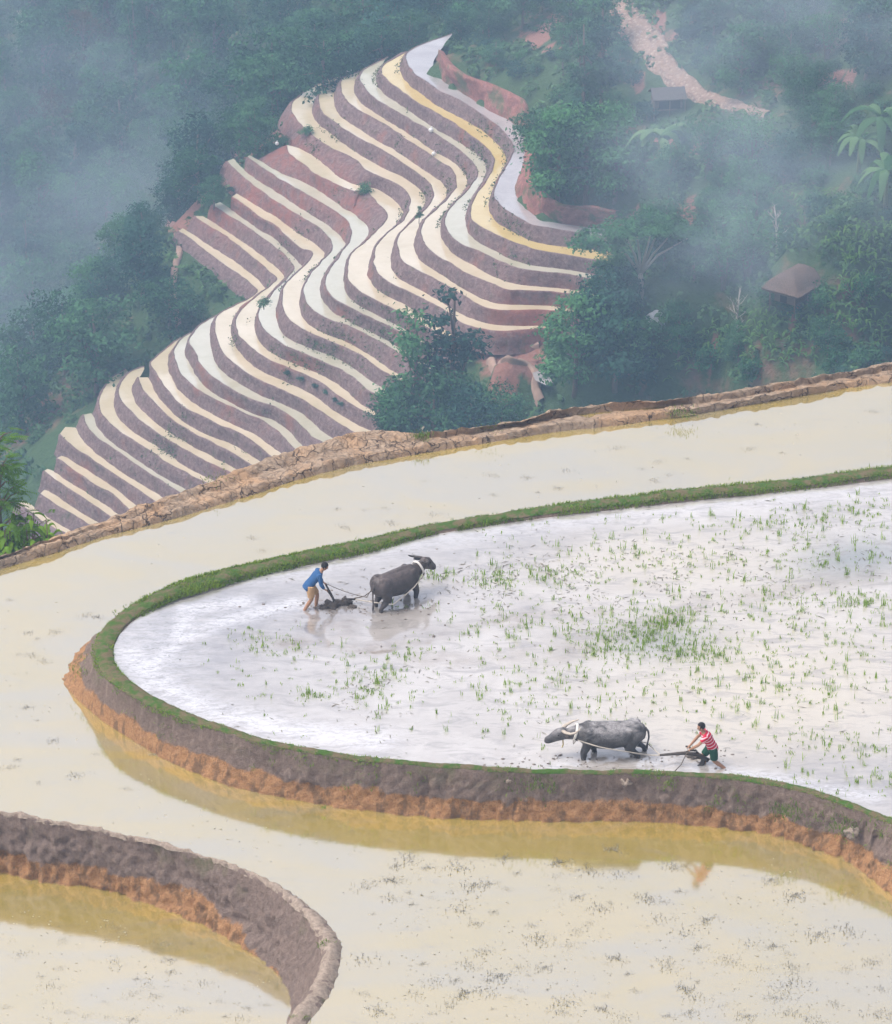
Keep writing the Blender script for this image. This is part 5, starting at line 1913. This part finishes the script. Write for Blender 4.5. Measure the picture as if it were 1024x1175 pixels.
hb_ = at(912, 356)
hut = empty("thatched_hut", (hb_.x, hb_.y, hb_.z + .1), math.radians(52))
r = link("roof", thatch_roof(6.2, 4.6, 2.0, 1.9), M_THATCH, hut)
r.location = (0, 0, 1.75)
b = MB().box((0, 0, .9), (4.2, 2.5, 1.6))
b.build("wall", M_WOOD, hut, False)
b = MB().box((-2.13, .1, .85), (.04, .8, 1.4))
b.build("door", M_DARK, hut, False)
for sx in (-2.5, 0.0, 2.5):
    for sy in (-1.55, 1.55):
        MB().tube([(sx, sy, -1.2), (sx, sy, 1.9)], [.09, .08], 7).build("post", M_POST, hut)
hut.scale = (.74, .74, .66)
tag(hut, "thatched hut with shaggy grey-brown roof on the right hand slope", "hut")
hb_ = at(766, 131)
shed = empty("plank_shed", (hb_.x, hb_.y, hb_.z + .1), math.radians(8))
b = MB()
b.add([(-2.1, -1.5, 1.75), (2.1, -1.5, 1.75), (2.1, .3, 2.75), (-2.1, .3, 2.75), (-2.1, -1.5, 1.87), (2.1, -1.5, 1.87), (2.1, .3, 2.87), (-2.1, .3, 2.87)], [(0, 3, 2, 1), (4, 5, 6, 7), (0, 1, 5, 4), (1, 2, 6, 5), (2, 3, 7, 6), (3, 0, 4, 7)])
b.add([(-2.1, 1.9, 1.8), (2.1, 1.9, 1.8), (2.1, .33, 2.75), (-2.1, .33, 2.75), (-2.1, 1.9, 1.92), (2.1, 1.9, 1.92), (2.1, .33, 2.87), (-2.1, .33, 2.87)], [(0, 1, 2, 3), (4, 7, 6, 5), (0, 4, 5, 1), (1, 5, 6, 2), (2, 6, 7, 3), (3, 7, 4, 0)])
b.build("roof", plain("roof_slates", (.10, .085, .08), .9, .35, 3, .4), shed, False)
MB().box((0, .6, 1.0), (3.6, 1.8, 1.9)).build("wall", M_WOOD, shed, False)
MB().box((.2, -.33, .95), (2.6, .05, 1.3)).build("opening", M_DARK, shed, False)
for sx in (-1.9, 0, 1.9):
    MB().tube([(sx, -1.3, -.8), (sx, -1.3, 1.8)], [.07, .06], 7).build("post", M_POST, shed)
shed.scale = (.72, .72, .72)
tag(shed, "low dark plank shed with slate roof beside the stony track's bend", "shed")

# ---- pale sacks and the white sheet
M_SACK = plain("white_sack", (.72, .70, .68), .8, .1, 6, .2)


def sack(px, py, k, s, label):
    b = MB().ball((0, 0, .16), (.22, .16, .24), 12, 8).tube([(0, 0, .36), (.02, 0, .46), (.05, .02, .52)], [.05, .04, .07], 8)
    o = b.build("white_sack", M_SACK)
    o.location = P(px, py, TZ[k] + .1)
    o.scale = (s * .68, s * .68, s * .6)
    return tag(o, label, "sack")


sack(401, 83, 5, 1.6, "white sack on the ridge bund at the top of the upper terraces")
sack(495, 151, 3, 1.6, "white sack on the bund of the greenish terrace")
sack(498, 178, 4, 1.4, "white sack on the fourth terrace, right below another")
sack(494, 164, 4, 1.2, "small pale bundle on the bank between two white sacks")
sack(318, 166, 7, 1.3, "white sack at the edge of the mound left of the terraces")
sack(375, 98, 6, 1.2, "whitish bundle at the pointed upper end of a terrace")
g = np.random.default_rng(4)
cs = at(752, 388)
V, F = [], []
for i in range(13):
    for j in range(13):
        x, y = i / 12 * 2 - 1, j / 12 * 2 - 1
        rr = 1 - .25 * abs(math.sin(3 * math.atan2(y, x)))
        V.append((x * 1.5 * rr, y * 1.1 * rr, 2.3 * max(0, 1 - (x * x + y * y) * .75) ** .8 + .12 * math.sin(5 * x + 3 * y)))
for i in range(12):
    for j in range(12):
        F.append((i * 13 + j, (i + 1) * 13 + j, (i + 1) * 13 + j + 1, i * 13 + j + 1))
ws = link("white_sheet", mesh("white_sheet", V, F), plain("white_cloth", (.62, .62, .64), .8, .12, 3, .3))
ws.location = cs
ws.scale = (.62, .55, .5)
tag(ws, "white sheet draped over a heap between the dark trees in the valley", "sheet")
# ================================================================== BUFFALO, PEOPLE, PLOUGHS
def hide_mat(name, dark, light, mud_col, mud_amount, mud_z):
    m = Mat(name)
    v = m.pos(obj=True)
    n1, n2 = m.noise(v, 5, 6, .7), m.noise(v, 22, 5, .7)
    n3 = m.noise(v, 2.6, 6, .7, .6)
    c = m.mix(m.ramp(n1, [(.3, 0.0), (.7, 1.0)]), dark, light)
    sx = m.n('SeparateXYZ')
    m.t.links.new(m.n('TexCoord').outputs['Object'], sx.inputs[0])
    mz = m.n('MapRange')
    m.put(mz.inputs['Value'], sx.outputs['Z'])
    mz.inputs['From Min'].default_value = mud_z - .35
    mz.inputs['From Max'].default_value = mud_z + .25
    f = m.math('MULTIPLY', m.math('MULTIPLY', mz.outputs[0], m.ramp(n3, [(.40, 0.0), (.58, 1.0)])), mud_amount)
    f = m.math('MULTIPLY', f, m.ramp(n2, [(.3, .4), (.6, 1.0)]))
    c = m.mix(f, c, mud_col)
    wet = m.n('MapRange')
    m.put(wet.inputs['Value'], sx.outputs['Z'])
    wet.inputs['From Min'].default_value = .38
    wet.inputs['From Max'].default_value = .12
    c = m.mix(m.math('MULTIPLY', wet.outputs[0], .8), c, (.05, .04, .032))
    m.b.inputs['Specular IOR Level'].default_value = .4
    return m.done(c, .55, m.bump(m.math('ADD', m.math('MULTIPLY', n1, .6), m.math('MULTIPLY', n2, .4)), .5, .03))


M_HORN = plain("horn", (.38, .33, .27), .5, .25, 14, .2)
M_EYE = plain("eye", (.01, .008, .008), .2, .1)
M_EAR = plain("ear_hide", (.06, .05, .045), .8, .2)


def buffalo(name, mat, neck, head, legs, label, horn_mat, tail):
    """facing +x; neck = [(x, z, ry, rz)...] on from the shoulder, head = likewise to the muzzle"""
    root = empty(name)
    b = MB()
    trunk = [(-.93, 1.00, .07, .10), (-.88, 1.0, .20, .22), (-.76, .99, .30, .31), (-.55, .965, .36, .36), (-.3, .92, .41, .385), (0, .885, .44, .41), (.25, .90, .42, .40), (.5, .95, .36, .37), (.68, .99, .28, .31), (.80, 1.0, .20, .25)]
    pts = trunk + neck + head
    b.tube([(p[0], 0, p[1]) for p in pts], [(p[2], p[3]) for p in pts], 20, (0, 0, 1))
    b.tube([(-.62, 0, 1.30), (-.2, 0, 1.27), (.3, 0, 1.275), (.62, 0, 1.28)], [.06, .07, .08, .05], 8)      # spine ridge
    for s in (-1, 1):
        b.ball((-.60, s * .22, 1.02), (.26, .17, .28), 12, 8)                                                # haunch
        b.ball((.52, s * .22, .95), (.20, .14, .32), 12, 8)                                                  # shoulder
        b.ball((-.70, s * .17, 1.25), (.11, .08, .08))                                                       # hip bone
    for pts_, rad in legs:
        b.tube(pts_, rad, 10)
    h0, h1 = head[0], head[-1]
    b.ball((h1[0] - .04, 0, h1[1] + .0), (.09, .11, .085), 12, 8)                                          # muzzle
    for s in (-1, 1):
        b.ball((head[1][0], s * .095, head[1][1] + .06), (.06, .03, .04))                                    # brow
    b.ball((h0[0] + .02, 0, h0[1] + .11), (.09, .11, .06))                                                   # poll
    body = b.build("body", mat, root, True, .026, 5)
    t = MB().tube(tail, [.035, .03, .022, .02, .035, .012], 7)
    t.build("tail", mat, root)
    hx, hz_ = h0[0] + .02, h0[1] + .12
    for s in (-1, 1):
        q = MB().tube([(hx, s * .07, hz_), (hx - .06, s * .20, hz_ + .01), (hx - .17, s * .30, hz_ + .03), (hx - .29, s * .33, hz_ + .08), (hx - .39, s * .28, hz_ + .15), (hx - .42, s * .23, hz_ + .20)],
                      [(.055, .04), (.055, .038), (.05, .034), (.04, .028), (.024, .02), .006], 10, (0, 0, 1))
        q.build("horn", horn_mat, root)
        e = MB().tube([(hx + .0, s * .11, hz_ - .05), (hx - .05, s * .2, hz_ - .04), (hx - .10, s * .30, hz_ - .07), (hx - .13, s * .36, hz_ - .10)], [(.02, .03), (.018, .065), (.014, .055), (.006, .012)], 8, (0, 0, 1))
        e.build("ear", M_EAR, root)
        MB().ball((head[1][0] + .03, s * (head[1][2] - .003), head[1][1] + .045), .02, 8, 6).build("eye", M_EYE, root)
    return tag(root, label, "water buffalo")


def leg(hip, knee, hock, foot, r):
    return ([hip, knee, hock, foot, (foot[0] + .02, foot[1], foot[2] - .10)], r)


RF = [.15, .095, .062, .058, .075]
RH = [.20, .14, .068, .058, .075]
# left-facing buffalo with its head stretched low
M_B2 = hide_mat("grey_hide", (.022, .021, .022), (.055, .052, .053), (.36, .345, .34), .75, 1.05)
bf2 = buffalo("buffalo", M_B2, [(.95, .97, .17, .20), (1.08, .95, .14, .165)], [(1.16, .98, .15, .20), (1.27, .94, .15, .20), (1.38, .86, .12, .165), (1.48, .79, .10, .13), (1.56, .75, .105, .12), (1.61, .73, .08, .09)],
              [leg((.52, .2, .8), (.66, .2, .40), (.66, .2, .12), (.58, .2, -.16), RF), leg((.50, -.2, .8), (.40, -.2, .40), (.34, -.2, .14), (.27, -.2, -.16), RF),
               leg((-.60, .2, .85), (-.50, .22, .52), (-.72, .2, .30), (-.74, .2, -.16), RH), leg((-.60, -.2, .85), (-.62, -.22, .50), (-.90, -.2, .34), (-.98, -.2, -.12), RH)],
              "grey mud-crusted water buffalo wading left with its head stretched low", M_HORN,
              [(-.90, 0, 1.12), (-.98, 0, 1.0), (-1.0, .03, .8), (-.97, .05, .62), (-.95, .05, .48), (-.96, .05, .38)])
bf2.location = P(699, 866, 0.0) - Vector((0, 0, .17))
bf2.rotation_euler = (0, 0, math.radians(182))
bf2.scale = (1.0, .93, .84)
# right-facing buffalo, seen from behind its flank
M_B1 = hide_mat("brown_hide", (.024, .018, .017), (.060, .047, .044), (.17, .135, .125), .5, 1.1)
bf1 = buffalo("buffalo", M_B1, [(.95, 1.06, .17, .20), (1.08, 1.12, .14, .17)], [(1.15, 1.18, .15, .20), (1.26, 1.13, .15, .20), (1.36, 1.04, .12, .165), (1.45, .96, .10, .13), (1.52, .91, .105, .12), (1.57, .88, .08, .09)],
              [leg((.52, .2, .8), (.62, .2, .42), (.56, .2, .14), (.52, .2, -.2), RF), leg((.52, -.2, .8), (.66, -.2, .42), (.60, -.2, .14), (.50, -.2, -.16), RF),
               leg((-.60, .2, .85), (-.48, .22, .52), (-.66, .2, .30), (-.60, .2, -.16), RH), leg((-.60, -.2, .85), (-.55, -.22, .52), (-.80, -.2, .32), (-.84, -.2, -.16), RH)],
              "brown-grey water buffalo pulling away to the right beside the grassy bund", plain("dark_horn", (.07, .06, .055), .5, .2),
              [(-.90, 0, 1.12), (-.98, -.03, .95), (-1.0, -.05, .72), (-.99, -.05, .5), (-1.0, -.05, .34), (-1.0, -.05, .2)])
bf1.location = P(455, 690, 0.0) - Vector((0, 0, .20))
bf1.rotation_euler = (0, 0, math.radians(43))
bf1.scale = (.90, .90, .88)
bpy.context.view_layer.update()

M_SKIN = plain("skin", (.30, .165, .10), .6, .12, 20, .05)
M_HAIR = plain("black_hair", (.012, .011, .011), .6, .2, 60, .5)
M_BLUE = plain("blue_cotton", (.028, .085, .20), .9, .22, 9, .35)
M_TAN = plain("tan_cotton", (.40, .25, .13), .9, .15, 9, .3)
M_GREEN = plain("green_cotton", (.012, .06, .035), .9, .2, 9, .3)
m = Mat("striped_cotton")
sx = m.n('SeparateXYZ')
m.t.links.new(m.n('TexCoord').outputs['Object'], sx.inputs[0])
band = m.math('FRACT', m.math('MULTIPLY', m.math('ADD', sx.outputs['Z'], m.math('MULTIPLY', sx.outputs['X'], .45)), 11.0))
M_STRIPE = m.done(m.mix(m.ramp(band, [(.66, 0.0), (.72, 1.0)]), (.42, .012, .04), (.62, .42, .45)), .9, m.bump(m.noise(m.pos(obj=True), 9, 4), .3, .03))


def lerp(a, b, t):
    return tuple(a[i] + (b[i] - a[i]) * t for i in range(3))


def person(label, J, shirt_m, shorts_m, sleeve, hem):
    """facing +x; J holds joint positions; sides are l and r"""
    root = empty("person")
    b = MB()
    hip, chest, neck, head = (Vector(J[k]) for k in ('hip', 'chest', 'neck', 'head'))
    up = (chest - hip).normalized()
    tor = [hip - up * .10, hip, hip.lerp(chest, .45), chest, chest.lerp(neck, .55), neck]
    rad = [(.12, .10), (.155, .115), (.135, .10), (.165, .115), (.13, .085), (.055, .055)]
    b.tube(tor, rad, 16, (1, 0, 0))
    hd = (head - neck).normalized()
    b.tube([neck - hd * .02, neck.lerp(head, .6)], [.055, .05], 10)
    f = Vector((1, 0, -.25)).normalized()
    f = (f - hd * f.dot(hd) * .4).normalized()
    b.ball(head + hd * .02, (.092, .075, .105), 14, 10)
    b.ball(head + f * .05 - hd * .065, (.045, .045, .04), 10, 7)                # jaw
    b.tube([head + f * .085 + hd * .005, head + f * .115 - hd * .025], [.010, .016], 6)  # nose
    b.tube([head + f * .085 - hd * .055 + Vector((0, -.02, 0)), head + f * .092 - hd * .055, head + f * .085 - hd * .055 + Vector((0, .02, 0))], [.006, .009, .006], 6)
    for s in (-1, 1):
        b.ball(head + Vector((-.005, s * .078, 0)) - hd * .01, (.02, .012, .03), 8, 6)
    for s, k in ((1, 'l'), (-1, 'r')):
        sh, el, wr = (Vector(J[q + k]) for q in ('sh', 'el', 'wr'))
        b.tube([chest.lerp(neck, .25), sh, sh.lerp(el, .4), el, el.lerp(wr, .3), wr], [.05, .058, .05, .040, .042, .026], 10)
        hp, kn, an, toe = (Vector(J[q + k]) for q in ('hp', 'kn', 'an', 'toe'))
        b.tube([hp + up * .03, hp.lerp(kn, .3), kn, kn.lerp(an, .3), an], [.095, .088, .058, .058, .036], 12)
        b.tube([an + Vector((-.04, 0, -.03)), an.lerp(toe, .6), toe], [(.035, .035), (.042, .03), (.035, .018)], 8)
        # hand: palm, four curled fingers of unequal length, thumb from the side of the palm
        d = (wr - el).normalized()
        grip = Vector(J['gr' + k]).normalized() if 'gr' + k in J else d
        palm = wr + grip * .045
        side = Vector((0, 1, 0))
        side = (side - grip * side.dot(grip)).normalized()
        nrm = grip.cross(side) * (1 if grip.cross(side).z < 0 else -1)
        b.tube([wr, palm, wr + grip * .085], [(.026, .02), (.042, .018), (.04, .016)], 10, nrm)
        for q, ln in enumerate((.062, .072, .068, .052)):
            p0 = wr + grip * .08 + side * (.03 - .02 * q)
            p1 = p0 + grip * ln * .5 + nrm * ln * .12
            p2 = p1 + grip * ln * .15 + nrm * ln * .45
            b.tube([p0, p1, p2, p2 - grip * ln * .25 + nrm * ln * .12], [.0095, .009, .0085, .007], 6)
        t0 = wr + grip * .03 + side * (.035 * s * -1)
        b.tube([t0, t0 + grip * .03 + side * (.022 * -s) + nrm * .015, t0 + grip * .055 + nrm * .04 + side * (.012 * -s)], [.012, .011, .008], 6)
    b.build("body", M_SKIN, root, True, .0085, 2)
    c = MB()
    c.tube([hip - up * hem, hip, hip.lerp(chest, .45), chest, chest.lerp(neck, .5), chest.lerp(neck, .86)], [(.165, .125), (.178, .137), (.165, .125), (.187, .137), (.155, .108), (.072, .072)], 18, (1, 0, 0))
    for k in 'lr':
        sh, el, wr = (Vector(J[q + k]) for q in ('sh', 'el', 'wr'))
        end = sh.lerp(el, sleeve) if sleeve <= 1 else el.lerp(wr, sleeve - 1)
        pts_ = [chest.lerp(neck, .25), sh, sh.lerp(el, .5)] + ([el] if sleeve > 1 else []) + [end]
        c.tube(pts_, [.07, .078, .069] + ([.058] if sleeve > 1 else []) + [.056 if sleeve <= 1 else .046], 12)
    so = c.build("shirt", shirt_m, root, True, .013, 3)
    c = MB()
    c.tube([hip - up * .12, hip - up * .02, hip + up * .06], [(.13, .115), (.172, .132), (.165, .125)], 16, (1, 0, 0))
    for k in 'lr':
        hp, kn = Vector(J['hp' + k]), Vector(J['kn' + k])
        c.tube([hp + up * .05, hp.lerp(kn, .35), hp.lerp(kn, .86)], [.115, .112, .098], 12)
    c.build("shorts", shorts_m, root, True, .013, 3)
    c = MB()
    c.ball(head + hd * .035 - f * .018, (.103, .088, .105), 16, 10)
    hv = [Vector(q) for q in c.v]
    keepf = [fc for fc in c.f if sum(((hv[i] - head).dot(f) < .045 or (hv[i] - head).dot(hd) > .07) and (hv[i] - head).dot(hd) > -.06 for i in fc) == len(fc)]
    c.f = keepf
    h = c.build("hair", M_HAIR, root)
    so_ = h.modifiers.new('thick', 'SOLIDIFY')
    so_.thickness = .012
    for s in (-1, 1):
        MB().ball(head + f * .078 + hd * .015 + Vector((0, s * .03, 0)), .011, 8, 6).build("eye", M_EYE, root)
    return tag(root, label, "person")


p1 = person("person in blue shirt and tan shorts bent over a plough behind the brown buffalo",
            dict(hip=(-.02, 0, .78), chest=(.22, 0, 1.07), neck=(.335, 0, 1.19), head=(.42, 0, 1.30),
                 shl=(.25, .19, 1.11), ell=(.31, .25, .88), wrl=(.40, .19, .73), grl=(.8, 0, -.5), shr=(.25, -.19, 1.11), elr=(.29, -.25, .87), wrr=(.38, -.17, .70), grr=(.8, 0, -.5),
                 hpl=(.01, .10, .76), knl=(.22, .11, .42), anl=(.17, .11, -.02), toel=(.34, .12, -.08), hpr=(-.01, -.10, .76), knr=(.03, -.11, .40), anr=(-.22, -.11, .0), toer=(-.08, -.12, -.08)),
            M_BLUE, M_TAN, 1.75, .14)
p1.location = P(356, 697, 0) - Vector((0, 0, .09))
p1.rotation_euler = (0, 0, math.radians(10))
p2 = person("person in red striped shirt and green shorts pushing a plough behind the grey buffalo",
            dict(hip=(0, 0, .60), chest=(.16, 0, .91), neck=(.25, 0, 1.04), head=(.30, 0, 1.165),
                 shl=(.19, .18, .95), ell=(.38, .22, .77), wrl=(.56, .12, .60), grl=(.75, 0, -.6), shr=(.19, -.18, .95), elr=(.36, -.24, .76), wrr=(.55, -.12, .58), grr=(.75, 0, -.6),
                 hpl=(-.02, .10, .56), knl=(-.05, .12, .26), anl=(-.34, .12, .03), toel=(-.22, .13, -.06), hpr=(.02, -.10, .56), knr=(.22, -.11, .30), anr=(.16, -.11, -.08), toer=(.33, -.12, -.12)),
            M_STRIPE, M_GREEN, .55, .10)
p2.location = P(817, 878, 0) - Vector((0, 0, .07))
p2.rotation_euler = (0, 0, math.radians(180))
bpy.context.view_layer.update()


def loc(o, x, y, z):
    return o.matrix_world @ Vector((x, y, z))


M_PLOUGH = plain("wet_plough_wood", (.055, .045, .038), .7, .3, 8, .4)
M_IRON = plain("muddy_iron", (.06, .055, .05), .6, .3, 8, .4)
M_ROPE = plain("pale_rope", (.42, .38, .32), .95, .2, 30, .4)
M_ROPE_D = plain("dark_rope", (.12, .10, .08), .95, .2, 30, .4)
M_COLLAR = plain("white_padding", (.60, .57, .52), .9, .18, 12, .4)
# plough of the person in blue: two handles, sole, share, short beam
pl1 = empty("plough", p1.location.copy(), p1.rotation_euler.z)
for s in (1, -1):
    MB().tube([(.46, s * .17, .68), (.60, s * .12, .40), (.74, s * .05, .05)], [.026, .026, .03], 8).build("handle", M_PLOUGH, pl1)
MB().tube([(.52, .15, .56), (.52, -.15, .56)], .018, 7).build("crossbar", M_PLOUGH, pl1)
MB().tube([(.55, 0, .02), (.80, 0, .04), (1.02, 0, .0)], [(.05, .04), (.06, .06), (.03, .02)], 8, (0, 0, 1)).build("sole", M_PLOUGH, pl1)
b = MB()
b.add([(.80, .02, -.1), (1.10, .02, -.08), (.86, .20, .12), (.70, .18, .16), (.80, -.01, -.1), (1.10, -.01, -.08), (.86, .17, .12), (.70, .15, .16)], [(0, 1, 2, 3), (7, 6, 5, 4), (0, 4, 5, 1), (1, 5, 6, 2), (2, 6, 7, 3), (3, 7, 4, 0)])
b.build("share", M_IRON, pl1, False)
MB().tube([(.74, 0, .10), (.95, 0, .26), (1.25, .02, .22)], [.035, .035, .028], 8).build("beam", M_PLOUGH, pl1)
tag(pl1, "dark two-handled plough cutting the mud behind the brown buffalo", "plough")
# plough of the person in stripes: long beam, curved handle, share in the mud
pl2 = empty("plough", p2.location.copy(), p2.rotation_euler.z)
MB().tube([(.10, -.02, .20), (.35, 0, .38), (.75, 0, .42), (1.32, 0, .36)], [(.07, .06), (.06, .055), (.05, .045), (.03, .028)], 9, (0, 0, 1)).build("beam", M_PLOUGH, pl2)
MB().tube([(.30, 0, .34), (.42, 0, .50), (.60, .12, .56), (.66, .16, .55)], [.032, .028, .025, .024], 8).build("handle", M_PLOUGH, pl2)
MB().tube([(.44, 0, .48), (.60, -.12, .54), (.66, -.15, .53)], [.026, .025, .024], 8).build("handle", M_PLOUGH, pl2)
MB().tube([(.20, -.02, .26), (.26, -.02, .05), (.46, -.02, -.05)], [(.05, .06), (.05, .07), (.02, .05)], 8, (0, 0, 1)).build("share", M_IRON, pl2)
tag(pl2, "dark plough with long beam held by the person in stripes", "plough")


bpy.context.view_layer.update()


def collar(bo, x, z, ry, rz, tilt, label, mat):
    """padded yoke lying over the neck in front of the shoulders"""
    root = empty("yoke", bo.location.copy())
    root.rotation_euler = bo.rotation_euler
    root.scale = bo.scale
    pts_ = []
    for a in np.linspace(-.15 * math.pi, 1.15 * math.pi, 15):
        pts_.append((x - math.sin(a) * tilt, math.cos(a) * ry, z + math.sin(a) * rz))
    MB().tube(pts_, .035, 8).build("collar", mat, root)
    MB().tube([(x - .02, -ry, z - rz * .45), (x + .03, -.1, z - rz * 1.12), (x + .03, .1, z - rz * 1.12), (x - .02, ry, z - rz * .45)], .014, 6).build("throat_cord", M_ROPE, root)
    for s in (-1, 1):
        MB().tube([(x, s * (ry + .02), z - .05), (x - .06, s * (ry + .05), z - .09)], .022, 7).build("hook", M_PLOUGH, root)
    return tag(root, label, "yoke")


collar(bf2, .88, .97, .225, .275, .07, "white rope yoke over the neck of the low-headed grey buffalo", M_COLLAR)
collar(bf1, .92, 1.02, .23, .28, .07, "white padded yoke over the neck of the brown buffalo", M_COLLAR)


def rope(pts, r, sag, mat, label, n=24):
    pts = [Vector(p) for p in pts]
    out = []
    for a, c in zip(pts[:-1], pts[1:]):
        k = max(6, int(n / (len(pts) - 1)))
        for i in range(k):
            t = i / k
            out.append(a.lerp(c, t) - Vector((0, 0, sag * 4 * t * (1 - t) * (c - a).length)))
    out.append(pts[-1])
    return tag(MB().tube(out, r, 6).build("rope", mat), label, "rope")


bpy.context.view_layer.update()
e1 = loc(pl1, 1.25, .02, .22)
rope([e1, loc(bf1, -.55, -.47, .50), loc(bf1, .30, -.48, .80), loc(bf1, .86, -.27, .94)], .017, .015, M_ROPE, "pale trace rope along the near flank of the brown buffalo to its plough")
rope([e1 + Vector((0, .03, .02)), loc(bf1, -.9, .46, .55), loc(bf1, .2, .48, .85), loc(bf1, .86, .27, .94)], .016, .01, M_ROPE_D, "dark trace rope on the far flank of the brown buffalo to its plough")
rope([loc(p1, .47, .17, .70), loc(bf1, -1.1, .12, .72), loc(bf1, -.6, .10, 1.34)], .010, .04, M_ROPE_D, "thin dark rein from the blue person's hand over the buffalo's rump")
rope([loc(bf2, .82, .27, .90), loc(bf2, .3, .47, .78), loc(bf2, -.3, .46, .62), loc(bf2, -1.0, .30, .36), loc(pl2, 1.32, 0, .36)], .016, .012, M_ROPE, "pale trace rope along the near flank of the grey buffalo")
rope([loc(bf2, .82, -.27, .90), loc(bf2, .3, -.47, .80), loc(bf2, -1.0, -.25, .42), loc(pl2, 1.32, -.02, .37)], .015, .012, M_ROPE, "trace rope on the far flank of the grey buffalo")
rope([loc(p2, .62, .15, .58), loc(pl2, .80, .30, .25), loc(pl2, 1.05, .42, .01), loc(pl2, 1.2, .45, .01)], .014, -.03, M_ROPE_D, "loose dark rope end hanging from the striped person's hand to the water")
rope([loc(bf2, 1.18, 0, .80), loc(bf2, 1.17, .06, .62), loc(bf2, 1.2, .05, .52)], .018, 0, plain("straw_cord", (.45, .36, .16), .95, .2), "yellowish cord hanging under the grey buffalo's throat")

# churned mud thrown up round the ploughs
M_MUD = plain("wet_mud", (.075, .060, .050), .5, .35, 8, .5)
for i, (px, py, s, lab) in enumerate([(381, 696, (.24, .15, .15), "dark turned mud heap at the foot of the two-handled plough"), (394, 693, (.20, .14, .17), "dark turned mud heap in front of the two-handled plough"),
                                      (372, 697, (.14, .10, .08), "small dark mud lump near the blue person's front foot"), (405, 697, (.12, .08, .06), "small mud lump between plough and brown buffalo"),
                                      (798, 869, (.16, .10, .09), "dark wet mud heap at the striped person's plough")]):
    clod("mud_heap", px, py, 0.0, s, lab, "mud heap", M_MUD, 20 + i)
# ================================================================== HAZE
def fog(name, me, dens, col, label, noise=None, aniso=0.0):
    m = bpy.data.materials.new("air")
    m.use_nodes = True
    t = m.node_tree
    for n in list(t.nodes):
        if n.type != 'OUTPUT_MATERIAL':
            t.nodes.remove(n)
    pv = t.nodes.new('ShaderNodeVolumePrincipled')
    pv.inputs['Color'].default_value = (*col, 1)
    pv.inputs['Density'].default_value = dens
    pv.inputs['Anisotropy'].default_value = aniso
    t.links.new(pv.outputs[0], t.nodes['Material Output'].inputs['Volume'])
    o = link(name, me, m)
    return tag(o, label, "haze", None, "stuff"), t, pv


b = MB().box((0, 215, (48 - 125) / 2), (330, 660, 173))
fog("haze", mesh("haze", b.v, b.f, False), .00064, (.50, .72, 1.0), "thin bluish haze filling the whole valley air")


def mist(px, py, dist, rx, ry, rz, dens, label, seed, lo=.42):
    """a bank of denser mist hanging over the slope, fading out at its rim"""
    c = PY(px, py, dist)
    b = MB().ball((0, 0, 0), 1.0, 24, 14)
    o, t, pv = fog("haze", mesh("haze", b.v, b.f), 0, (.76, .87, 1.0), label, None, -.2)
    o.location = c
    o.scale = (rx, ry, rz)
    tc = t.nodes.new('ShaderNodeTexCoord')
    gr = t.nodes.new('ShaderNodeVectorMath')
    gr.operation = 'LENGTH'
    t.links.new(tc.outputs['Object'], gr.inputs[0])
    mr = t.nodes.new('ShaderNodeMapRange')
    mr.interpolation_type = 'SMOOTHSTEP'
    for k, v in (('From Min', 1.0), ('From Max', .25), ('To Min', 0.0), ('To Max', 1.0)):
        mr.inputs[k].default_value = v
    t.links.new(gr.outputs['Value'], mr.inputs['Value'])
    nz = t.nodes.new('ShaderNodeTexNoise')
    nz.inputs['Scale'].default_value = 2.2
    nz.inputs['Detail'].default_value = 3
    mp = t.nodes.new('ShaderNodeMapping')
    mp.inputs['Location'].default_value = (seed, seed * 2, 0)
    t.links.new(tc.outputs['Object'], mp.inputs[0])
    t.links.new(mp.outputs[0], nz.inputs['Vector'])
    nr = t.nodes.new('ShaderNodeMapRange')
    for k, v in (('From Min', lo), ('From Max', .68), ('To Min', 0.0), ('To Max', dens)):
        nr.inputs[k].default_value = v
    t.links.new(nz.outputs['Fac'], nr.inputs['Value'])
    mu = t.nodes.new('ShaderNodeMath')
    mu.operation = 'MULTIPLY'
    t.links.new(mr.outputs[0], mu.inputs[0])
    t.links.new(nr.outputs[0], mu.inputs[1])
    t.links.new(mu.outputs[0], pv.inputs['Density'])


mist(130, 315, 345, 48, 44, 24, .012, "thick bluish mist bank over the wood left of the lower terraces", 1.0)
mist(20, 60, 400, 32, 30, 16, .013, "pale mist bank over the forest in the top left corner", 2.0)
mist(860, 225, 268, 19, 18, 11, .030, "mist bank drifting over the right hand wood above the thatched hut", 3.0)
mist(970, 45, 285, 28, 22, 15, .024, "pale mist bank in the top right corner", 4.0)
mist(190, 240, 372, 64, 58, 34, .0025, "thin even veil of mist over the whole forest left of the terraces", 5.0, .15)
mist(930, 60, 300, 40, 26, 20, .006, "thin even veil of mist over the slope round the stony track", 6.0, .15)
SC.cycles.volume_step_rate = 4.0
SC.cycles.volume_max_steps = 128
